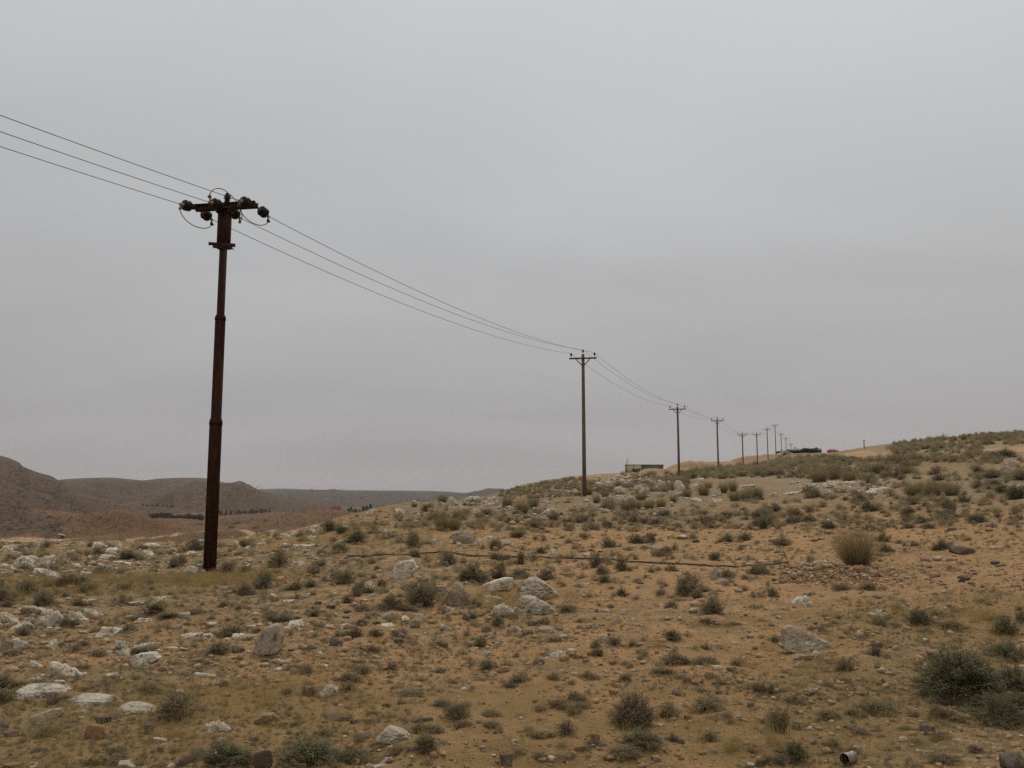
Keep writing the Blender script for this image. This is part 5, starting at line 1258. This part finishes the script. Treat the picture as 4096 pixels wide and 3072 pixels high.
for n, xa, xb, ya, yb, h0, h1, nm, con, nr in ((22, 606, 812, 2076, 2084, 18, 36, 'dark tree belt just left of the rusty pole', 0, 560), (20, 862, 1075, 2064, 2052, 14, 26, 'dark tree belt just right of the rusty pole', 1, 700),
        (13, 570, 812, 2024, 2036, 6, 12, 'far tree line above the left belt', 0, 900), (9, 1395, 1482, 2052, 2054, 11, 25, 'clump of conifers beyond the boulder ridge', 2, 700), (9, 1180, 1318, 2052, 2060, 7, 18, 'trees left of the red-brown house', 0, 600), (6, 900, 1010, 2034, 2040, 6, 9, 'far tree line above the right belt', 0, 900), (5, 1530, 1590, 2054, 2068, 10, 26, 'green clump behind the boulder ridge', 0, 600)):
    for j in range(n):
        t = j / max(n - 1, 1); px = xa + (xb - xa) * t + rt.uniform(-4, 4); py = ya + (yb - ya) * t + rt.uniform(-2, 2)
        P = hit(px, py, nr)[0]
        if np.isnan(P[0]): P = np.array(at(px, py, 860))
        s_ = P[1] / F; h = rt.uniform(h0, h1) * (.7 + .5 * (con == 2) * t); h *= 1.3; w = h * (1.05 if not con else .6) + 6
        o = link('tree', None, None, tuple(P)); cr = link('crown', CON[j % 2] if con and j % 3 else CROWN[j % 4], o); link('trunk', TRUNK, o)
        o.scale = (w * s_, w * s_, h * s_); o.rotation_euler = (0, 0, rt.uniform(0, 6)); tag(o, f'{ORD[j] if j else "first "}tree from the left, {nm}', 'tree', nm)
P = hit(1606, 2046, 600)[0]; P = np.array(at(1606, 2044, 700)) if np.isnan(P[0]) else P
s_ = P[1] / F; o = link('tree', None, None, tuple(P)); link('crown', CROWN[1], o); link('trunk', TRUNK, o); o.scale = (20 * s_, 20 * s_, 24 * s_); tag(o, 'single dark tree standing above the left end of the boulder ridge', 'tree')
# scrub too small to count on the valley slopes
parts = []; NS = 9000; px = r0.uniform(-40, 1600, NS); py = r0.uniform(1995, 2165, NS); Hv = hit(px, py, 120)
for (x, y, zz) in Hv:
    if np.isnan(x) or y < 120: continue
    kd = 'gbbk'[int(r0.integers(4))]; V, Fq = sub_shrub(kd, 34, 4.5, r0); W = r0.uniform(3, 9.5) * y / F
    parts.append((put(V, x, y, zz, W, W, W * r0.uniform(.4, .7), r0), Fq, MI[kd], None))
for nm_, RV in RIDGES:
    if nm_ != 'hills': continue
    far = RV[:, :, 1].mean(); cnt = 4200 if far < 900 else 5200 if far < 2200 else 2500; sz = 2.6 if far < 900 else 4.0 if far < 2200 else 8.
    hx = int(RV.shape[0] * 2 / 3 * .8)
    for _ in range(cnt):
        q = RV[int(r0.integers(2, hx)), int(r0.integers(0, RV.shape[1]))] + np.r_[r0.normal(0, far * .004, 2), -.4]
        if not -.62 < q[0] / q[1] < .05: continue
        kd = 'gbbk'[int(r0.integers(4))]; V, Fq = sub_shrub(kd, 14, 6.5, r0); W = sz * r0.uniform(.5, 1.5)
        parts.append((put(V, q[0], q[1], q[2], W, W, W * .38, r0), Fq, MI[kd], None))
joined('valley_scrub', parts, [M['v'], M['v'], M['stem']], 'tiny dark scrub specks over the brown valley slopes', 'scrub')

# ------------------------------------------------------------------ air
bm = bmesh.new(); bmesh.ops.create_cube(bm, size=1); me = bpy.data.meshes.new('haze'); bm.to_mesh(me); bm.free()
hz = link('haze', me); hz.scale = (15000, 13000, 290); hz.location = (0, 2200, 75)
hm = bpy.data.materials.new('haze'); hm.use_nodes = True; nt = hm.node_tree; nt.nodes.clear()
pv = N(nt, 'ShaderNodeVolumePrincipled', Density=HAZE_DENSITY); pv.inputs['Color'].default_value = (.93, .90, .90, 1); pv.inputs['Anisotropy'].default_value = .3
ou = N(nt, 'ShaderNodeOutputMaterial'); nt.links.new(pv.outputs[0], ou.inputs['Volume']); me.materials.append(hm)
tag(hz, 'pale dusty haze in the air', 'haze', kind='stuff')

# ------------------------------------------------------------------ sky and light
w = bpy.data.worlds.new('World'); scene.world = w; w.use_nodes = True; nt = w.node_tree; nt.nodes.clear()
SUN_EL, SUN_AZ = math.radians(58), math.radians(18)      # azimuth measured from the view direction toward the right
sky = N(nt, 'ShaderNodeTexSky', sky_type='NISHITA', sun_disc=False, sun_elevation=SUN_EL, sun_rotation=SUN_AZ)
sky.dust_density = 5; sky.air_density = 1.0
hs = N(nt, 'ShaderNodeHueSaturation', Saturation=.12); nt.links.new(sky.outputs[0], hs.inputs['Color'])
bg1 = N(nt, 'ShaderNodeBackground', Strength=.06); nt.links.new(hs.outputs[0], bg1.inputs['Color'])
tc = N(nt, 'ShaderNodeTexCoord'); sp = N(nt, 'ShaderNodeSeparateXYZ'); nt.links.new(tc.outputs['Generated'], sp.inputs[0])
zc = math_(nt, 'MAXIMUM', sp.outputs['Z'], 0.0)
ramp = N(nt, 'ShaderNodeValToRGB'); nt.links.new(zc, ramp.inputs[0]); e = ramp.color_ramp.elements
e[0].position = 0; e[0].color = SKY[0]; e[1].position = 1; e[1].color = SKY[-1][1]
for pos, c in SKY[1:-1]: n_ = e.new(pos); n_.color = c
den = math_(nt, 'ADD', zc, .22); cb = N(nt, 'ShaderNodeCombineXYZ')
nt.links.new(math_(nt, 'DIVIDE', sp.outputs['X'], den), cb.inputs[0]); nt.links.new(math_(nt, 'DIVIDE', sp.outputs['Y'], den), cb.inputs[1])
mp = N(nt, 'ShaderNodeMapping'); mp.inputs['Scale'].default_value = (.6, 1.15, 1); mp.inputs['Rotation'].default_value = (0, 0, .25); nt.links.new(cb.outputs[0], mp.inputs[0])
n1 = N(nt, 'ShaderNodeTexNoise', Scale=1.0, Detail=5.0, Roughness=.48, Distortion=.4); nt.links.new(mp.outputs[0], n1.inputs['Vector'])
mr = N(nt, 'ShaderNodeMapRange'); mr.inputs['From Min'].default_value = .3; mr.inputs['From Max'].default_value = .7; mr.inputs['To Min'].default_value = .895; mr.inputs['To Max'].default_value = 1.085
nt.links.new(n1.outputs['Fac'], mr.inputs['Value'])
mu = N(nt, 'ShaderNodeVectorMath', operation='SCALE'); nt.links.new(ramp.outputs[0], mu.inputs[0]); nt.links.new(mr.outputs[0], mu.inputs['Scale'])
bg2 = N(nt, 'ShaderNodeBackground', Strength=1.0); nt.links.new(mu.outputs[0], bg2.inputs['Color'])
mx = N(nt, 'ShaderNodeMixShader'); mx.inputs[0].default_value = .88; nt.links.new(bg1.outputs[0], mx.inputs[1]); nt.links.new(bg2.outputs[0], mx.inputs[2])
ou = N(nt, 'ShaderNodeOutputWorld'); nt.links.new(mx.outputs[0], ou.inputs['Surface'])
sl = bpy.data.lights.new('sun', 'SUN'); sl.energy = SUN_STRENGTH; sl.angle = math.radians(11); sl.color = (1, .94, .85); so = link('sun', sl)
so.rotation_euler = (math.pi / 2 - SUN_EL, 0, math.pi - SUN_AZ)
so.location = (0, 0, 60)

cam = bpy.data.cameras.new('camera'); cam.sensor_width = 36; cam.lens = 36 * F / 4096; cam.clip_start = .05; cam.clip_end = 20000
co_ = link('camera', cam, None, (0, 0, EYE)); co_.rotation_euler = (math.pi / 2 + PITCH, 0, 0); scene.camera = co_
scene.view_settings.view_transform = 'Standard'; scene.view_settings.look = 'None'; scene.view_settings.exposure = EXPOSURE; scene.view_settings.gamma = 1
c = scene.cycles; c.max_bounces = 4; c.diffuse_bounces = 3; c.glossy_bounces = 1; c.transmission_bounces = 1; c.transparent_max_bounces = 4; c.volume_bounces = 1
c.use_denoising = False; c.use_adaptive_sampling = True; c.adaptive_threshold = .005
c.sample_clamp_indirect = 1.2; c.sample_clamp_direct = 3
